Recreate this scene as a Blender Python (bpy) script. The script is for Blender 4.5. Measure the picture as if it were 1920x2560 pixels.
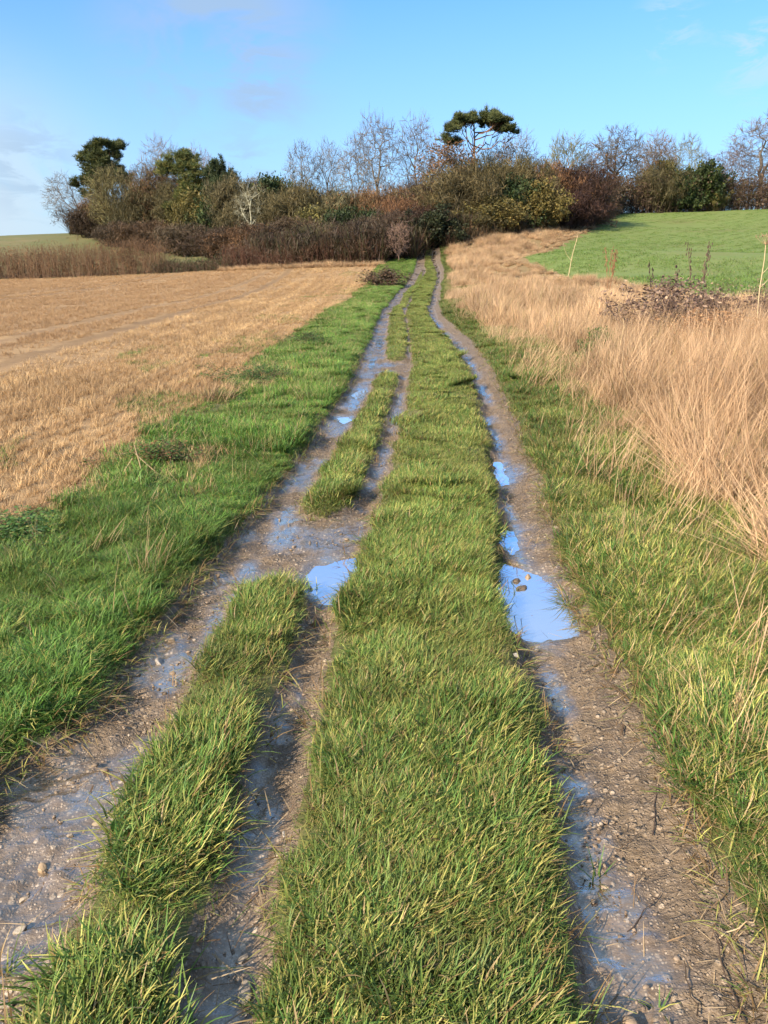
import bpy, math, random
import numpy as np

for o in list(bpy.data.objects):
    bpy.data.objects.remove(o)
SC = bpy.context.scene
COL = SC.collection
R = math.radians

# ---------------------------------------------------------------- camera
cam = bpy.data.cameras.new('camera')
cam.sensor_fit = 'VERTICAL'; cam.sensor_height = 36.0; cam.lens = 27.03
cam.clip_start = 0.05; cam.clip_end = 5000
camo = bpy.data.objects.new('camera', cam); COL.objects.link(camo)
camo.location = (0, 0, 1.6); camo.rotation_euler = (R(90 - 18.04), 0, 0)
SC.camera = camo

# ---------------------------------------------------------------- sky, sun, exposure
SUN_EL, SUN_AZ = R(31), R(227)          # azimuth clockwise from +Y: behind and to the left of the camera
world = bpy.data.worlds.new('World'); SC.world = world; world.use_nodes = True
def build_world():
    nt = world.node_tree; nt.nodes.clear(); N = nt.nodes.new; L = nt.links.new
    out = N('ShaderNodeOutputWorld'); bg = N('ShaderNodeBackground'); bg.inputs['Strength'].default_value = 0.15
    sky = N('ShaderNodeTexSky'); sky.sky_type = 'NISHITA'; sky.sun_disc = False
    sky.sun_elevation = SUN_EL; sky.sun_rotation = SUN_AZ
    sky.air_density = 1.0; sky.dust_density = 0.4; sky.ozone_density = 2.0; sky.altitude = 50
    tint = N('ShaderNodeMix'); tint.data_type = 'RGBA'; tint.blend_type = 'MULTIPLY'; tint.inputs[0].default_value = 1
    tint.inputs[7].default_value = SKY_TINT
    L(sky.outputs[0], tint.inputs[6])
    tc = N('ShaderNodeTexCoord')
    def noise(scale, detail, rough, stretch):
        mp = N('ShaderNodeMapping'); mp.inputs['Scale'].default_value = stretch
        L(tc.outputs['Generated'], mp.inputs['Vector'])
        n = N('ShaderNodeTexNoise'); n.inputs['Scale'].default_value = scale; n.inputs['Detail'].default_value = detail
        n.inputs['Roughness'].default_value = rough; n.inputs['Distortion'].default_value = 0.6
        L(mp.outputs[0], n.inputs['Vector']); return n.outputs['Fac']
    def math_(op, a, b=None, clamp=False):
        m = N('ShaderNodeMath'); m.operation = op; m.use_clamp = clamp
        for i, v in enumerate((a, b)):
            if v is None: continue
            if isinstance(v, (int, float)): m.inputs[i].default_value = v
            else: L(v, m.inputs[i])
        return m.outputs[0]
    def ramp(v, a, b):
        m = N('ShaderNodeMapRange'); m.interpolation_type = 'SMOOTHSTEP'
        m.inputs[1].default_value = a; m.inputs[2].default_value = b; L(v, m.inputs[0]); return m.outputs[0]
    def lobe(d, size, soft):                    # a soft patch of the dome where a cloud hangs
        q = N('ShaderNodeVectorMath'); q.operation = 'DISTANCE'; L(tc.outputs['Generated'], q.inputs[0]); q.inputs[1].default_value = d
        return ramp(q.outputs['Value'], size, size * soft)
    big = noise(7.0, 6, 0.55, (1, 1, 2.2)); wisp = noise(16.0, 5, 0.6, (1, 1, 3.0))
    sep = N('ShaderNodeSeparateXYZ'); L(tc.outputs['Generated'], sep.inputs[0])
    col = tint.outputs[2]
    def mixin(col, fac, c):
        m = N('ShaderNodeMix'); m.data_type = 'RGBA'; L(fac, m.inputs[0]); L(col, m.inputs[6]); m.inputs[7].default_value = c; return m.outputs[2]
    # bright milky air low on the horizon
    low = ramp(sep.outputs['Z'], 0.40, -0.04)
    col = mixin(col, math_('MULTIPLY', low, 0.75), SKY_LOW)
    # a thin bright veil higher up, the one the puddles mirror
    col = mixin(col, math_('MULTIPLY', ramp(sep.outputs['Z'], 0.29, 0.52), math_('ADD', math_('MULTIPLY', big, 0.35), 0.52)), (1.6, 2.15, 2.8, 1))
    # thin mauve cloud high up, wisps and a grey bank low on the left
    for d, s, src, a, b, k, c in CLOUDS:
        f = math_('MULTIPLY', lobe(d, s, 0.15), ramp(big if src == 0 else wisp, a, b))
        col = mixin(col, math_('MULTIPLY', f, k), c)
    L(col, bg.inputs[0]); L(bg.outputs[0], out.inputs[0])
SKY_TINT = (0.26, 0.54, 0.86, 1)
SKY_LOW = (1.72, 2.18, 2.66, 1)
GREY = (2.0, 2.4, 2.85, 1); MAUVE = (1.28, 1.78, 2.4, 1); WHITE = (2.0, 2.5, 2.9, 1)
CLOUDS = [((-0.18, 0.955, 0.235), 0.17, 0, 0.36, 0.60, 0.85, MAUVE), ((-0.14, 0.965, 0.20), 0.08, 1, 0.38, 0.58, 0.7, MAUVE),
          ((-0.46, 0.88, 0.02), 0.24, 0, 0.28, 0.50, 0.95, WHITE), ((-0.47, 0.87, 0.08), 0.12, 0, 0.40, 0.60, 0.7, GREY),
          ((0.39, 0.90, 0.215), 0.07, 1, 0.46, 0.62, 0.6, WHITE), ((0.30, 0.93, 0.235), 0.05, 1, 0.46, 0.62, 0.5, WHITE), ((-0.17, 0.98, 0.09), 0.07, 1, 0.45, 0.62, 0.6, MAUVE),
          ((-0.39, 0.92, 0.10), 0.08, 1, 0.44, 0.60, 0.6, MAUVE)]
build_world()
sun = bpy.data.lights.new('sun', 'SUN'); sun.energy = 5.0; sun.angle = R(0.55); sun.color = (1.0, 0.86, 0.66)
suno = bpy.data.objects.new('sun', sun); COL.objects.link(suno)
suno.rotation_euler = (R(90) - SUN_EL, 0, math.pi - SUN_AZ); suno.location = (-20, -10, 15)
vs = SC.view_settings
vs.view_transform = 'Standard'; vs.look = 'None'; vs.gamma = 1; vs.use_curve_mapping = False; vs.exposure = 1.15
SC.cycles.max_bounces = 4; SC.cycles.diffuse_bounces = 2; SC.cycles.glossy_bounces = 2; SC.cycles.transmission_bounces = 2; SC.cycles.adaptive_threshold = 0.03
SC.cycles.caustics_reflective = False; SC.cycles.caustics_refractive = False

# ---------------------------------------------------------------- noise
def _hash(ix, iy, s):
    h = (ix.astype(np.int64) * 374761393 + iy.astype(np.int64) * 668265263 + s * 974634777) & 0xffffffff
    h = ((h ^ (h >> 13)) * 1274126177) & 0xffffffff
    return ((h ^ (h >> 16)) & 0xffffff) / float(0xffffff)
def vnoise(x, y, s=0):
    ix = np.floor(x); iy = np.floor(y); fx = x - ix; fy = y - iy
    fx = fx * fx * (3 - 2 * fx); fy = fy * fy * (3 - 2 * fy)
    a = _hash(ix, iy, s); b = _hash(ix + 1, iy, s); c = _hash(ix, iy + 1, s); d = _hash(ix + 1, iy + 1, s)
    return (a + (b - a) * fx) * (1 - fy) + (c + (d - c) * fx) * fy
def fbm(x, y, s=0, o=4):
    v = 0; a = 0.5; t = 0
    for i in range(o):
        v = v + a * vnoise(x, y, s + i * 17); t += a; a *= 0.5; x = x * 2.03 + 3.1; y = y * 2.03 + 1.7
    return v / t
def sstep(a, b, v):
    t = np.clip((v - a) / (b - a), 0, 1); return t * t * (3 - 2 * t)

# ---------------------------------------------------------------- the lie of the land
CTRL = [(2.4,46.9,.26),(3.1,54.5,.92),(3.8,66.3,1.74),(-1.1,63,1.19),(-17.1,69.1,.66),(-36,75.2,0),(-47.2,125.5,5.79),(-58,123.2,5.3),
 (-19.2,88.5,2.08),(-32.5,108,3.76),(30.1,107,7.44),(52,111.6,8.33),(20.2,52.7,2.03),(24,74.2,3.4),(15,31.4,1.0),(8,46.4,1.83),
 (35.5,93.9,5.63),(5.8,69.8,2.73),(25.5,94,5.88),(14.3,78.7,4.35),
 (-3,-6,0),(2,-6,0),(-3,0,0),(0,0,0),(1.8,0,.0),(-3,8,0),(0,8,0),(1.5,8,0),(-3,18,0),(0.5,18,0),(2,18,.02),(-3,30,0),(1.6,31,0),(3.2,31,.06),
 (3.2,3,.10),(3.6,8,.24),(4.4,12,.36),(5,18,.5),(5.5,30,.75),(6.5,4,.30),(9,12,.62),(12,20,.85),(-1.5,46,.18),(5.2,47,.75),(6,57,1.45),
 (-10,2,-.05),(-10,14,-.04),(-8,30,-.02),(-25,10,-.1),(-25,30,-.1),(-14,50,.15),(-45,50,-.4),(-60,70,-.5),(-20,-20,0),(20,-20,.5),(0,-30,0),
 (40,30,2.2),(55,70,5),(60,10,1.5),(-90,110,3.8),(-50,150,5.0),(-5,85,3.0),(5,95,4.2),(-10,120,5.2),(20,130,7.4),(0,160,6.5),(60,150,8.2),
 (95,112,8.8),(-120,170,4),(-75,150,4.6),(120,60,6),(-100,20,-1)]
def _tps():
    P=np.array(CTRL,float); n=len(P)
    d=np.hypot(P[:,None,0]-P[None,:,0],P[:,None,1]-P[None,:,1])
    K=np.where(d>0,d*d*np.log(d+1e-9),0.)+np.eye(n)*2.0
    A=np.zeros((n+3,n+3)); A[:n,:n]=K; A[:n,n]=1; A[:n,n+1:]=P[:,:2]; A[n,:n]=1; A[n+1:,:n]=P[:,:2].T
    return P,np.linalg.solve(A,np.r_[P[:,2],0,0,0])
_TP,_TW=_tps()
def base_height(x,y):
    x=np.asarray(x,float); y=np.asarray(y,float)
    cx=np.clip(x,-120,120); cy=np.clip(y,-30,170)
    out=np.full(np.broadcast(x,y).shape,_TW[-3]); out=out+_TW[-2]*cx+_TW[-1]*cy
    for (px,py,_),w in zip(_TP,_TW):
        d2=(cx-px)**2+(cy-py)**2
        out=out+w*0.5*d2*np.log(d2+1e-9)
    far=np.maximum(np.hypot(x,y-40)-150,0)
    return out-0.012*far

# the edges of the ruts and strips, as points on the ground (metres)
def edge(*p):
    p = np.array(p, float); o = np.argsort(p[:, 1]); return p[o, 0], p[o, 1]
def ev(e, y): return np.interp(y, e[1], e[0])
L0 = edge((-1.33,-3),(-1.3,1.9),(-1.298,2.208),(-1.154,2.443),(-1.104,2.861),(-1.073,3.302),(-1.011,3.788),(-0.991,4.292),(-0.87,5.112),(-0.8,6.142),(-0.667,7.825),(-0.47,10.504),(-0.324,15.863),(-0.187,22.008),(0.203,33.221),(1.383,49.383),(2.036,55.775),(2.687,66.608),(3.6,80))
A1 = edge((-0.8,-3),(-0.798,1.266),(-0.79,1.599),(-0.802,1.977),(-0.772,2.23),(-0.755,2.546),(-0.749,2.927),(-0.75,3.45),(-0.74,3.9))
A2 = edge((-0.47,-3),(-0.47,1.266),(-0.476,1.556),(-0.454,1.746),(-0.469,2.041),(-0.458,2.443),(-0.394,2.927),(-0.384,3.432),(-0.40,3.9))
B1 = edge((-0.553,4.86),(-0.509,5.848),(-0.394,7.173),(-0.218,9.113),(-0.078,11.5))
B2 = edge((-0.261,4.882),(-0.115,6.27),(0.028,8.29),(0.239,11.5))
D1 = edge((0.051,12.9),(0.127,20.685),(0.322,26.963),(0.949,37.644),(2.071,50.968),(2.613,56))
D2 = edge((0.368,12.9),(0.566,19.469),(0.573,25.503),(1.149,35.678),(1.836,43.22),(2.702,56))
C0 = edge((-0.281,-3),(-0.281,1.266),(-0.283,1.537),(-0.267,1.811),(-0.257,2.126),(-0.243,2.632),(-0.229,3.138),(-0.182,4.042),(-0.043,4.694),(0.06,6.27),(0.236,8.524),(0.451,12.097),(0.614,18.451),(0.68,23.821),(1.332,36.749),(2.17,48.488),(2.914,55.428),(3.309,66),(4.2,80))
C1 = edge((0.42,-3),(0.43,1.266),(0.446,1.495),(0.468,1.686),(0.498,1.961),(0.537,2.319),(0.576,2.72),(0.585,3.077),(0.679,4.069),(0.766,4.931),(0.93,6.528),(1.11,8.698),(1.267,11.774),(1.383,16.446),(1.266,21.98),(1.389,25.784),(2.388,38.752),(3.502,53.19),(3.875,66),(4.8,80))
R0 = edge((0.88,-3),(0.891,1.266),(0.921,1.541),(0.934,1.67),(0.959,1.944),(0.985,2.301),(0.983,2.661),(1.004,3.291),(1.03,3.714),(1.045,4.281),(1.143,5.103),(1.25,6.302),(1.364,7.687),(1.492,9.704),(1.596,11.612),(1.84,17.2),(1.66,21.774),(1.80,25.69),(2.966,40.899),(4.057,53.699),(4.613,66),(5.4,80))
V0 = edge((-2.3,-3),(-2.257,4.227),(-2.16,5.469),(-2.195,7.153),(-1.98,9.172),(-2.125,13.252),(-1.9,21.095),(-1.483,36.754),(-0.897,52.735),(-0.5,63.62),(0,80))
G1 = edge((1.5,-3),(1.55,1.2),(1.75,2.855),(2.134,4.336),(2.201,5.413),(2.2,6.99),(2.382,9.662),(2.5,14.43),(2.38,20.3),(2.3,26.4),(2.8,33),(3.5,41),(4.55,53.7),(5.1,66),(5.8,80))
CROP = edge((8.4,-30),(8.2,20),(8.0,46),(12,60),(25.5,94),(30,107),(45,125))          # left edge of the green field
FARL = lambda x: np.interp(x, [-120,-36,-17,-1,4,6,14,25.5,30,52,95,120], [82,75.5,69.5,64,66,68.5,78,94,107.5,112,112.5,112])  # where fields end

def grass_sd(x, y):
    """signed distance to the grass: > 0 on the strips and verges, < 0 in the ruts"""
    w = (fbm(x * 3.1, y * 3.1, 5, 3) - 0.5) * 0.09 + (fbm(x * 11, y * 11, 9, 2) - 0.5) * 0.06
    s = np.maximum(ev(L0, y) - x, x - ev(R0, y))
    s = np.maximum(s, np.minimum(x - ev(C0, y), ev(C1, y) - x))
    for a, b, y0, y1 in ((A1, A2, -9, 3.74), (B1, B2, 4.88, 11.35), (D1, D2, 13.0, 55.5)):
        mid = 0.5 * (ev(a, y) + ev(b, y)); half = 0.5 * (ev(b, y) - ev(a, y))
        capd = np.minimum(y - y0, y1 - y)
        hw = half * np.sqrt(np.clip(capd / 0.22, 0, 1))
        s = np.maximum(s, np.where(capd > 0, hw - np.abs(x - mid), np.minimum(capd, -np.abs(x - mid) + half)))
    return s + w * np.where(s > -0.25, 1, 0.3)

PUDDLES = {
'P1': [(0.699,4.113),(0.782,4.009),(0.856,3.926),(0.906,3.736),(0.931,3.61),(0.921,3.505),(0.936,3.4),(0.948,3.294),(0.874,3.23),(0.747,3.189),(0.651,3.186),(0.611,3.271),(0.578,3.418),(0.597,3.629),(0.642,3.944)],
'P2': [(-0.422,3.94),(-0.37,4.086),(-0.268,4.171),(-0.168,4.234),(-0.18,3.981),(-0.208,3.751),(-0.248,3.604),(-0.304,3.561),(-0.338,3.688),(-0.394,3.834)],
'P9': [(-0.508,8.567),(-0.417,8.629),(-0.372,8.419),(-0.438,8.209)],
'P10': [(-0.419,10.002),(-0.281,10.488),(-0.231,10.235),(-0.347,9.664)],
'P11': [(0.764,4.721),(0.831,4.688),(0.825,4.395),(0.764,4.265),(0.736,4.395)],
'P13': [(0.961,6.548),(1.013,6.481),(0.978,5.832),(0.913,5.734)],
}
def poly_sd(P, x, y):
    P = np.array(P); d = np.full(x.shape, 1e9); inside = np.zeros(x.shape, bool)
    for i in range(len(P)):
        ax, ay = P[i]; bx, by = P[(i + 1) % len(P)]
        t = np.clip(((x - ax) * (bx - ax) + (y - ay) * (by - ay)) / ((bx - ax) ** 2 + (by - ay) ** 2), 0, 1)
        d = np.minimum(d, np.hypot(x - ax - t * (bx - ax), y - ay - t * (by - ay)))
        cr = (ay > y) != (by > y)
        xi = ax + (y - ay) * (bx - ax) / np.where(by == ay, 1e-9, by - ay)
        inside ^= cr & (x < xi)
    return np.where(inside, -d, d)
PLEVEL = {}
def rough_height(x, y):
    """land + ruts, before the puddle basins"""
    x = np.asarray(x, float); y = np.asarray(y, float)
    z = base_height(x, y)
    sd = grass_sd(x, y)
    near = np.clip(1.2 - y / 40.0, 0.15, 1)
    rr = np.clip((x - ev(C1, y)) / np.maximum(ev(R0, y) - ev(C1, y), .1), 0, 1)
    inright = (x > ev(C1, y) - .15) & (x < ev(R0, y) + .3)
    depth = np.where(inright, 0.085 - 0.06 * sstep(0.15, 1.0, rr), 0.06)
    mud = sstep(0.05, -0.09, sd)
    lane = fbm(x * 2.2, y * 1.3, 31, 3) - 0.5
    clod = (fbm(x * 8, y * 9, 41, 4) - 0.5) * 0.034 + np.maximum(fbm(x * 30, y * 30, 51, 3) - 0.5, 0) * 0.06
    z = z + mud * (-depth + lane * 0.022 + clod * near)
    z = z + (1 - mud) * (0.035 * sstep(0, 0.25, sd) * (y < 70) + (fbm(x * 1.7, y * 1.7, 61, 3) - 0.5) * 0.06)
    return z
POOLS = [('P1',), ('P2',), ('P9',), ('P10',), ('P11',), ('P13',)]
for _g in POOLS:
    lv = min(float(np.percentile(rough_height(np.array(PUDDLES[k])[:, 0], np.array(PUDDLES[k])[:, 1]), 15)) for k in _g) - 0.002
    for k in _g: PLEVEL[k] = lv
def ground_height(x, y):
    x = np.asarray(x, float); y = np.asarray(y, float)
    z = rough_height(x, y)
    for g in POOLS:
        q = np.vstack([PUDDLES[k] for k in g]); m = (x > q[:, 0].min() - .3) & (x < q[:, 0].max() + .3) & (y > q[:, 1].min() - .3) & (y < q[:, 1].max() + .3)
        if not m.any(): continue
        xx = x[m]; yy = y[m]
        d = np.min([poly_sd(PUDDLES[k], xx, yy) for k in g], axis=0) - .010 + (fbm(xx * 13, yy * 9, 71, 3) - 0.5) * 0.06 + (fbm(xx * 38, yy * 26, 73, 2) - 0.5) * 0.035
        zt = PLEVEL[g[0]] + np.where(d < 0, d * 0.35, np.minimum(d * 0.35, .012 + d * .05))
        w = sstep(0.18, 0.04, d)
        zz = z[m]; z[m] = zz * (1 - w) + np.where(d > .07, np.maximum(zt, zz), zt) * w
    return z

# ---------------------------------------------------------------- mesh helpers
def mk_mesh(name, V, faces, mats=(), smooth=True, col=None, fmat=None, attrs=None):
    """faces: list of (m,k) index arrays"""
    me = bpy.data.meshes.new(name)
    V = np.asarray(V, np.float32); me.vertices.add(len(V)); me.vertices.foreach_set('co', V.ravel())
    faces = [np.asarray(f, np.int32) for f in faces if len(f)]
    idx = np.concatenate([f.ravel() for f in faces]); tot = np.concatenate([np.full(len(f), f.shape[1], np.int32) for f in faces])
    me.loops.add(len(idx)); me.loops.foreach_set('vertex_index', idx)
    me.polygons.add(len(tot)); st = np.zeros(len(tot), np.int32); st[1:] = np.cumsum(tot)[:-1]
    me.polygons.foreach_set('loop_start', st); me.polygons.foreach_set('loop_total', tot)
    if smooth: me.polygons.foreach_set('use_smooth', np.ones(len(tot), bool))
    if fmat is not None: me.polygons.foreach_set('material_index', np.asarray(fmat, np.int32))
    for m in mats: me.materials.append(m)
    if col is not None:
        a = me.color_attributes.new('Col', 'FLOAT_COLOR', 'POINT')
        c = np.ones((len(V), 4), np.float32); c[:, :3] = col; a.data.foreach_set('color', c.ravel())
    for k, v in (attrs or {}).items():
        a = me.attributes.new(k, 'FLOAT', 'POINT'); a.data.foreach_set('value', np.asarray(v, np.float32))
    me.update(); me.validate(); return me
def link(name, data, parent=None, loc=None, **props):
    o = bpy.data.objects.new(name, data); COL.objects.link(o)
    if parent is not None: o.parent = parent
    if loc is not None: o.location = loc
    for k, v in props.items(): o[k] = v
    return o

# ---------------------------------------------------------------- materials
def mat(name):
    m = bpy.data.materials.new(name); m.use_nodes = True; nt = m.node_tree; nt.nodes.clear()
    return m, nt, nt.nodes.new, nt.links.new
def nd(N, L, typ, ins=None, **kw):
    n = N(typ)
    for k, v in kw.items(): setattr(n, k, v)
    for k, v in (ins or {}).items():
        if isinstance(v, bpy.types.NodeSocket): L(v, n.inputs[k])
        else: n.inputs[k].default_value = v
    return n
def rgb(c): return (c[0], c[1], c[2], 1)
def mixc(N, L, f, a, b, mode='MIX'):
    n = N('ShaderNodeMix'); n.data_type = 'RGBA'; n.blend_type = mode
    for i, v in ((0, f), (6, a), (7, b)):
        if isinstance(v, bpy.types.NodeSocket): L(v, n.inputs[i])
        else: n.inputs[i].default_value = v if i == 0 else rgb(v)
    return n.outputs[2]
def wnoise(N, L, scale, detail=3, rough=.55, stretch=None, out='Fac'):
    g = N('ShaderNodeNewGeometry'); v = g.outputs['Position']
    if stretch:
        mp = N('ShaderNodeMapping'); mp.inputs['Scale'].default_value = stretch; L(v, mp.inputs['Vector']); v = mp.outputs[0]
    n = N('ShaderNodeTexNoise'); n.inputs['Scale'].default_value = scale; n.inputs['Detail'].default_value = detail; n.inputs['Roughness'].default_value = rough
    L(v, n.inputs['Vector']); return n.outputs[out]
def mrange(N, L, v, a, b, c=0., d=1.):
    n = N('ShaderNodeMapRange'); n.inputs[1].default_value = a; n.inputs[2].default_value = b; n.inputs[3].default_value = c; n.inputs[4].default_value = d
    L(v, n.inputs[0]); return n.outputs[0]
def veg_mat(name, trans=0.3, rough=0.55, patch=1.2, var=0.35, hue=None, objtint=False, spec=0.25, rows=False):
    """leaves, blades and twigs: colour lives on the mesh, with patchy variation over the ground"""
    m, nt, N, L = mat(name)
    c = nd(N, L, 'ShaderNodeAttribute', attribute_name='Col').outputs['Color']
    v = mrange(N, L, wnoise(N, L, patch, 3), .3, .7, 1 - var, 1 + var)
    c = mixc(N, L, 1., c, (1, 1, 1), 'MULTIPLY')
    hs = nd(N, L, 'ShaderNodeHueSaturation', {'Color': c, 'Value': v})
    c = hs.outputs[0]
    if hue:        # drift towards a second colour in patches
        f = mrange(N, L, wnoise(N, L, patch * .6, 2), .45, .68, 0., hue[1])
        c = mixc(N, L, f, c, hue[0])
    if rows:       # drilled rows and the browner, thinner straw beyond the tractor line
        f = mrange(N, L, wnoise(N, L, 1., 3, .6, (2.0, .04, .0)), .44, .56, 0., .55); c = mixc(N, L, f, c, (.30, .18, .085))
        sp = N('ShaderNodeSeparateXYZ'); L(N('ShaderNodeNewGeometry').outputs['Position'], sp.inputs[0])
        u = nd(N, L, 'ShaderNodeMath', {0: sp.outputs[1], 1: .025, 2: sp.outputs[0]}, operation='MULTIPLY_ADD').outputs[0]
        c = mixc(N, L, mrange(N, L, u, -5.4, -6.4, 0., .5), c, (.33, .20, .105))
    if objtint:
        oi = N('ShaderNodeObjectInfo'); c = mixc(N, L, 1., c, oi.outputs['Color'], 'MULTIPLY')
    p = nd(N, L, 'ShaderNodeBsdfPrincipled', {'Base Color': c, 'Roughness': rough, 'Specular IOR Level': spec})
    out = N('ShaderNodeOutputMaterial')
    if trans > 0:
        t = nd(N, L, 'ShaderNodeBsdfTranslucent', {'Color': c})
        mx = nd(N, L, 'ShaderNodeMixShader', {0: trans, 1: p.outputs[0], 2: t.outputs[0]}); L(mx.outputs[0], out.inputs[0])
    else: L(p.outputs[0], out.inputs[0])
    return m
def soil_mat(name, cols, scale=6., bump=.4, rough=.9, extra=None):
    m, nt, N, L = mat(name)
    f = mrange(N, L, wnoise(N, L, scale, 6, .6), .35, .65)
    g = mrange(N, L, wnoise(N, L, scale * .12, 3, .5), .35, .65)
    c = mixc(N, L, f, cols[0], cols[1]); c = mixc(N, L, g, c, mixc(N, L, f, cols[1], cols[2]))
    if extra: c = extra(N, L, c)
    b = nd(N, L, 'ShaderNodeBump', {'Height': wnoise(N, L, scale * 6, 5, .6), 'Strength': bump, 'Distance': .03})
    p = nd(N, L, 'ShaderNodeBsdfPrincipled', {'Base Color': c, 'Roughness': rough, 'Specular IOR Level': .2, 'Normal': b.outputs[0]})
    o = N('ShaderNodeOutputMaterial'); L(p.outputs[0], o.inputs[0]); return m
def mud_mat():
    m, nt, N, L = mat('wet_mud')
    wet = nd(N, L, 'ShaderNodeAttribute', attribute_name='wet').outputs['Fac']
    n1 = wnoise(N, L, 9, 6, .62); n2 = wnoise(N, L, 55, 5, .65); n3 = wnoise(N, L, 1.3, 3)
    c = mixc(N, L, mrange(N, L, n1, .35, .65), (.092, .065, .040), (.185, .133, .084))
    c = mixc(N, L, mrange(N, L, n2, .5, .72), c, (.26, .195, .14))
    c = mixc(N, L, mrange(N, L, n3, .4, .65, 0, .5), c, (.16, .112, .07))
    c = mixc(N, L, wet, c, mixc(N, L, 1., c, (.85, .80, .78), 'MULTIPLY'))
    # small stones pressed into the surface
    gp = N('ShaderNodeNewGeometry').outputs['Position']
    def cells(scale):
        v = nd(N, L, 'ShaderNodeTexVoronoi', {'Vector': gp, 'Scale': scale}); return v.outputs['Distance'], v.outputs['Color']
    d1, k1 = cells(48); d2, k2 = cells(120)
    sx = N('ShaderNodeSeparateColor'); L(k1, sx.inputs[0]); s2 = N('ShaderNodeSeparateColor'); L(k2, s2.inputs[0])
    big_ = nd(N, L, 'ShaderNodeMath', {0: mrange(N, L, sx.outputs[0], .72, .80), 1: mrange(N, L, d1, .55, .30)}, operation='MULTIPLY').outputs[0]
    sml = nd(N, L, 'ShaderNodeMath', {0: mrange(N, L, s2.outputs[0], .55, .65), 1: mrange(N, L, d2, .55, .30)}, operation='MULTIPLY').outputs[0]
    c = mixc(N, L, sml, c, mixc(N, L, s2.outputs[1], (.12, .085, .055), (.36, .275, .195)))
    c = mixc(N, L, big_, c, mixc(N, L, sx.outputs[1], (.16, .115, .075), (.42, .325, .23)))
    h = nd(N, L, 'ShaderNodeMath', {0: mrange(N, L, n2, 0, 1, 0, .5), 1: wnoise(N, L, 24, 5, .65, (1, 1.6, 1))}, operation='ADD').outputs[0]
    h = nd(N, L, 'ShaderNodeMath', {0: h, 1: mrange(N, L, sml, 0, 1, 0, .30)}, operation='ADD').outputs[0]
    h = nd(N, L, 'ShaderNodeMath', {0: h, 1: mrange(N, L, big_, 0, 1, 0, .55)}, operation='ADD').outputs[0]
    b = nd(N, L, 'ShaderNodeBump', {'Height': h, 'Strength': mrange(N, L, wet, 0, 1, 1., .4), 'Distance': .02})
    p = nd(N, L, 'ShaderNodeBsdfPrincipled', {'Base Color': c, 'Roughness': mrange(N, L, wet, 0, 1, .65, .42), 'Specular IOR Level': mrange(N, L, wet, 0, 1, .4, .6), 'Normal': b.outputs[0]})
    b2 = nd(N, L, 'ShaderNodeBump', {'Height': wnoise(N, L, 16, 4, .6, (1, 2.2, 1)), 'Strength': .22, 'Distance': .02})
    gl = nd(N, L, 'ShaderNodeBsdfGlossy', {'Color': (.93, .90, .80, 1), 'Roughness': mrange(N, L, wet, .3, 1, .36, .06), 'Normal': b2.outputs[0]})
    lw = nd(N, L, 'ShaderNodeLayerWeight', {'Blend': .35, 'Normal': b2.outputs[0]})
    f = nd(N, L, 'ShaderNodeMath', {0: nd(N, L, 'ShaderNodeMath', {0: mrange(N, L, wet, .2, .75, .0, .42), 1: mrange(N, L, wet, .78, 1., 0., .75)}, operation='ADD').outputs[0], 1: lw.outputs['Facing']}, operation='MULTIPLY').outputs[0]
    mx = nd(N, L, 'ShaderNodeMixShader', {0: f, 1: p.outputs[0], 2: gl.outputs[0]})
    o = N('ShaderNodeOutputMaterial'); L(mx.outputs[0], o.inputs[0]); return m
def water_mat():
    m, nt, N, L = mat('still_water')
    b = nd(N, L, 'ShaderNodeBump', {'Height': wnoise(N, L, 6, 2), 'Strength': .02, 'Distance': .01})
    p = nd(N, L, 'ShaderNodeBsdfPrincipled', {'Base Color': (.93, .95, .96, 1), 'Roughness': .015, 'Metallic': .92, 'Normal': b.outputs[0]})
    o = N('ShaderNodeOutputMaterial'); L(p.outputs[0], o.inputs[0]); return m
M_MUD = mud_mat(); M_WATER = water_mat()
M_VERGE = soil_mat('turf_soil', [(.07, .078, .025), (.10, .10, .036), (.14, .115, .055)], 8)
def stub_extra(N, L, c):
    sp = N('ShaderNodeSeparateXYZ'); L(N('ShaderNodeNewGeometry').outputs['Position'], sp.inputs[0])
    u = nd(N, L, 'ShaderNodeMath', {0: sp.outputs[1], 1: .025, 2: sp.outputs[0]}, operation='MULTIPLY_ADD').outputs[0]
    u = nd(N, L, 'ShaderNodeMath', {0: u, 1: mrange(N, L, wnoise(N, L, .9, 3), 0, 1, -.3, .3)}, operation='ADD').outputs[0]
    for lane, wd, k in ((-5.9, .36, .42), (-7.7, .35, .25), (-15.9, .5, .35), (-17.7, .5, .35)):       # earth pressed dark by tractor wheels
        d = nd(N, L, 'ShaderNodeMath', {0: nd(N, L, 'ShaderNodeMath', {0: u, 1: lane}, operation='SUBTRACT').outputs[0]}, operation='ABSOLUTE').outputs[0]
        c = mixc(N, L, mrange(N, L, d, wd, wd * .4, 0, k), c, (.10, .058, .03))
    return c
M_STUB = soil_mat('stubble_soil', [(.20, .125, .062), (.30, .19, .095), (.36, .24, .12)], 7, extra=stub_extra)
M_DRY = soil_mat('thatch', [(.16, .11, .05), (.27, .18, .09), (.10, .09, .035)], 5)
def crop_extra(N, L, c):
    return mixc(N, L, mrange(N, L, wnoise(N, L, .16, 3), .55, .75, 0, .6), c, (.15, .13, .05))
M_CROP = soil_mat('crop_soil', [(.115, .16, .042), (.145, .19, .05), (.155, .175, .056)], 3, extra=crop_extra)
M_HILL = soil_mat('hillside_grass', [(.10, .115, .04), (.13, .125, .05), (.20, .15, .075)], .35)
M_FLOOR = soil_mat('woodland_floor', [(.035, .022, .014), (.06, .035, .02), (.05, .04, .02)], 1)

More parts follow.
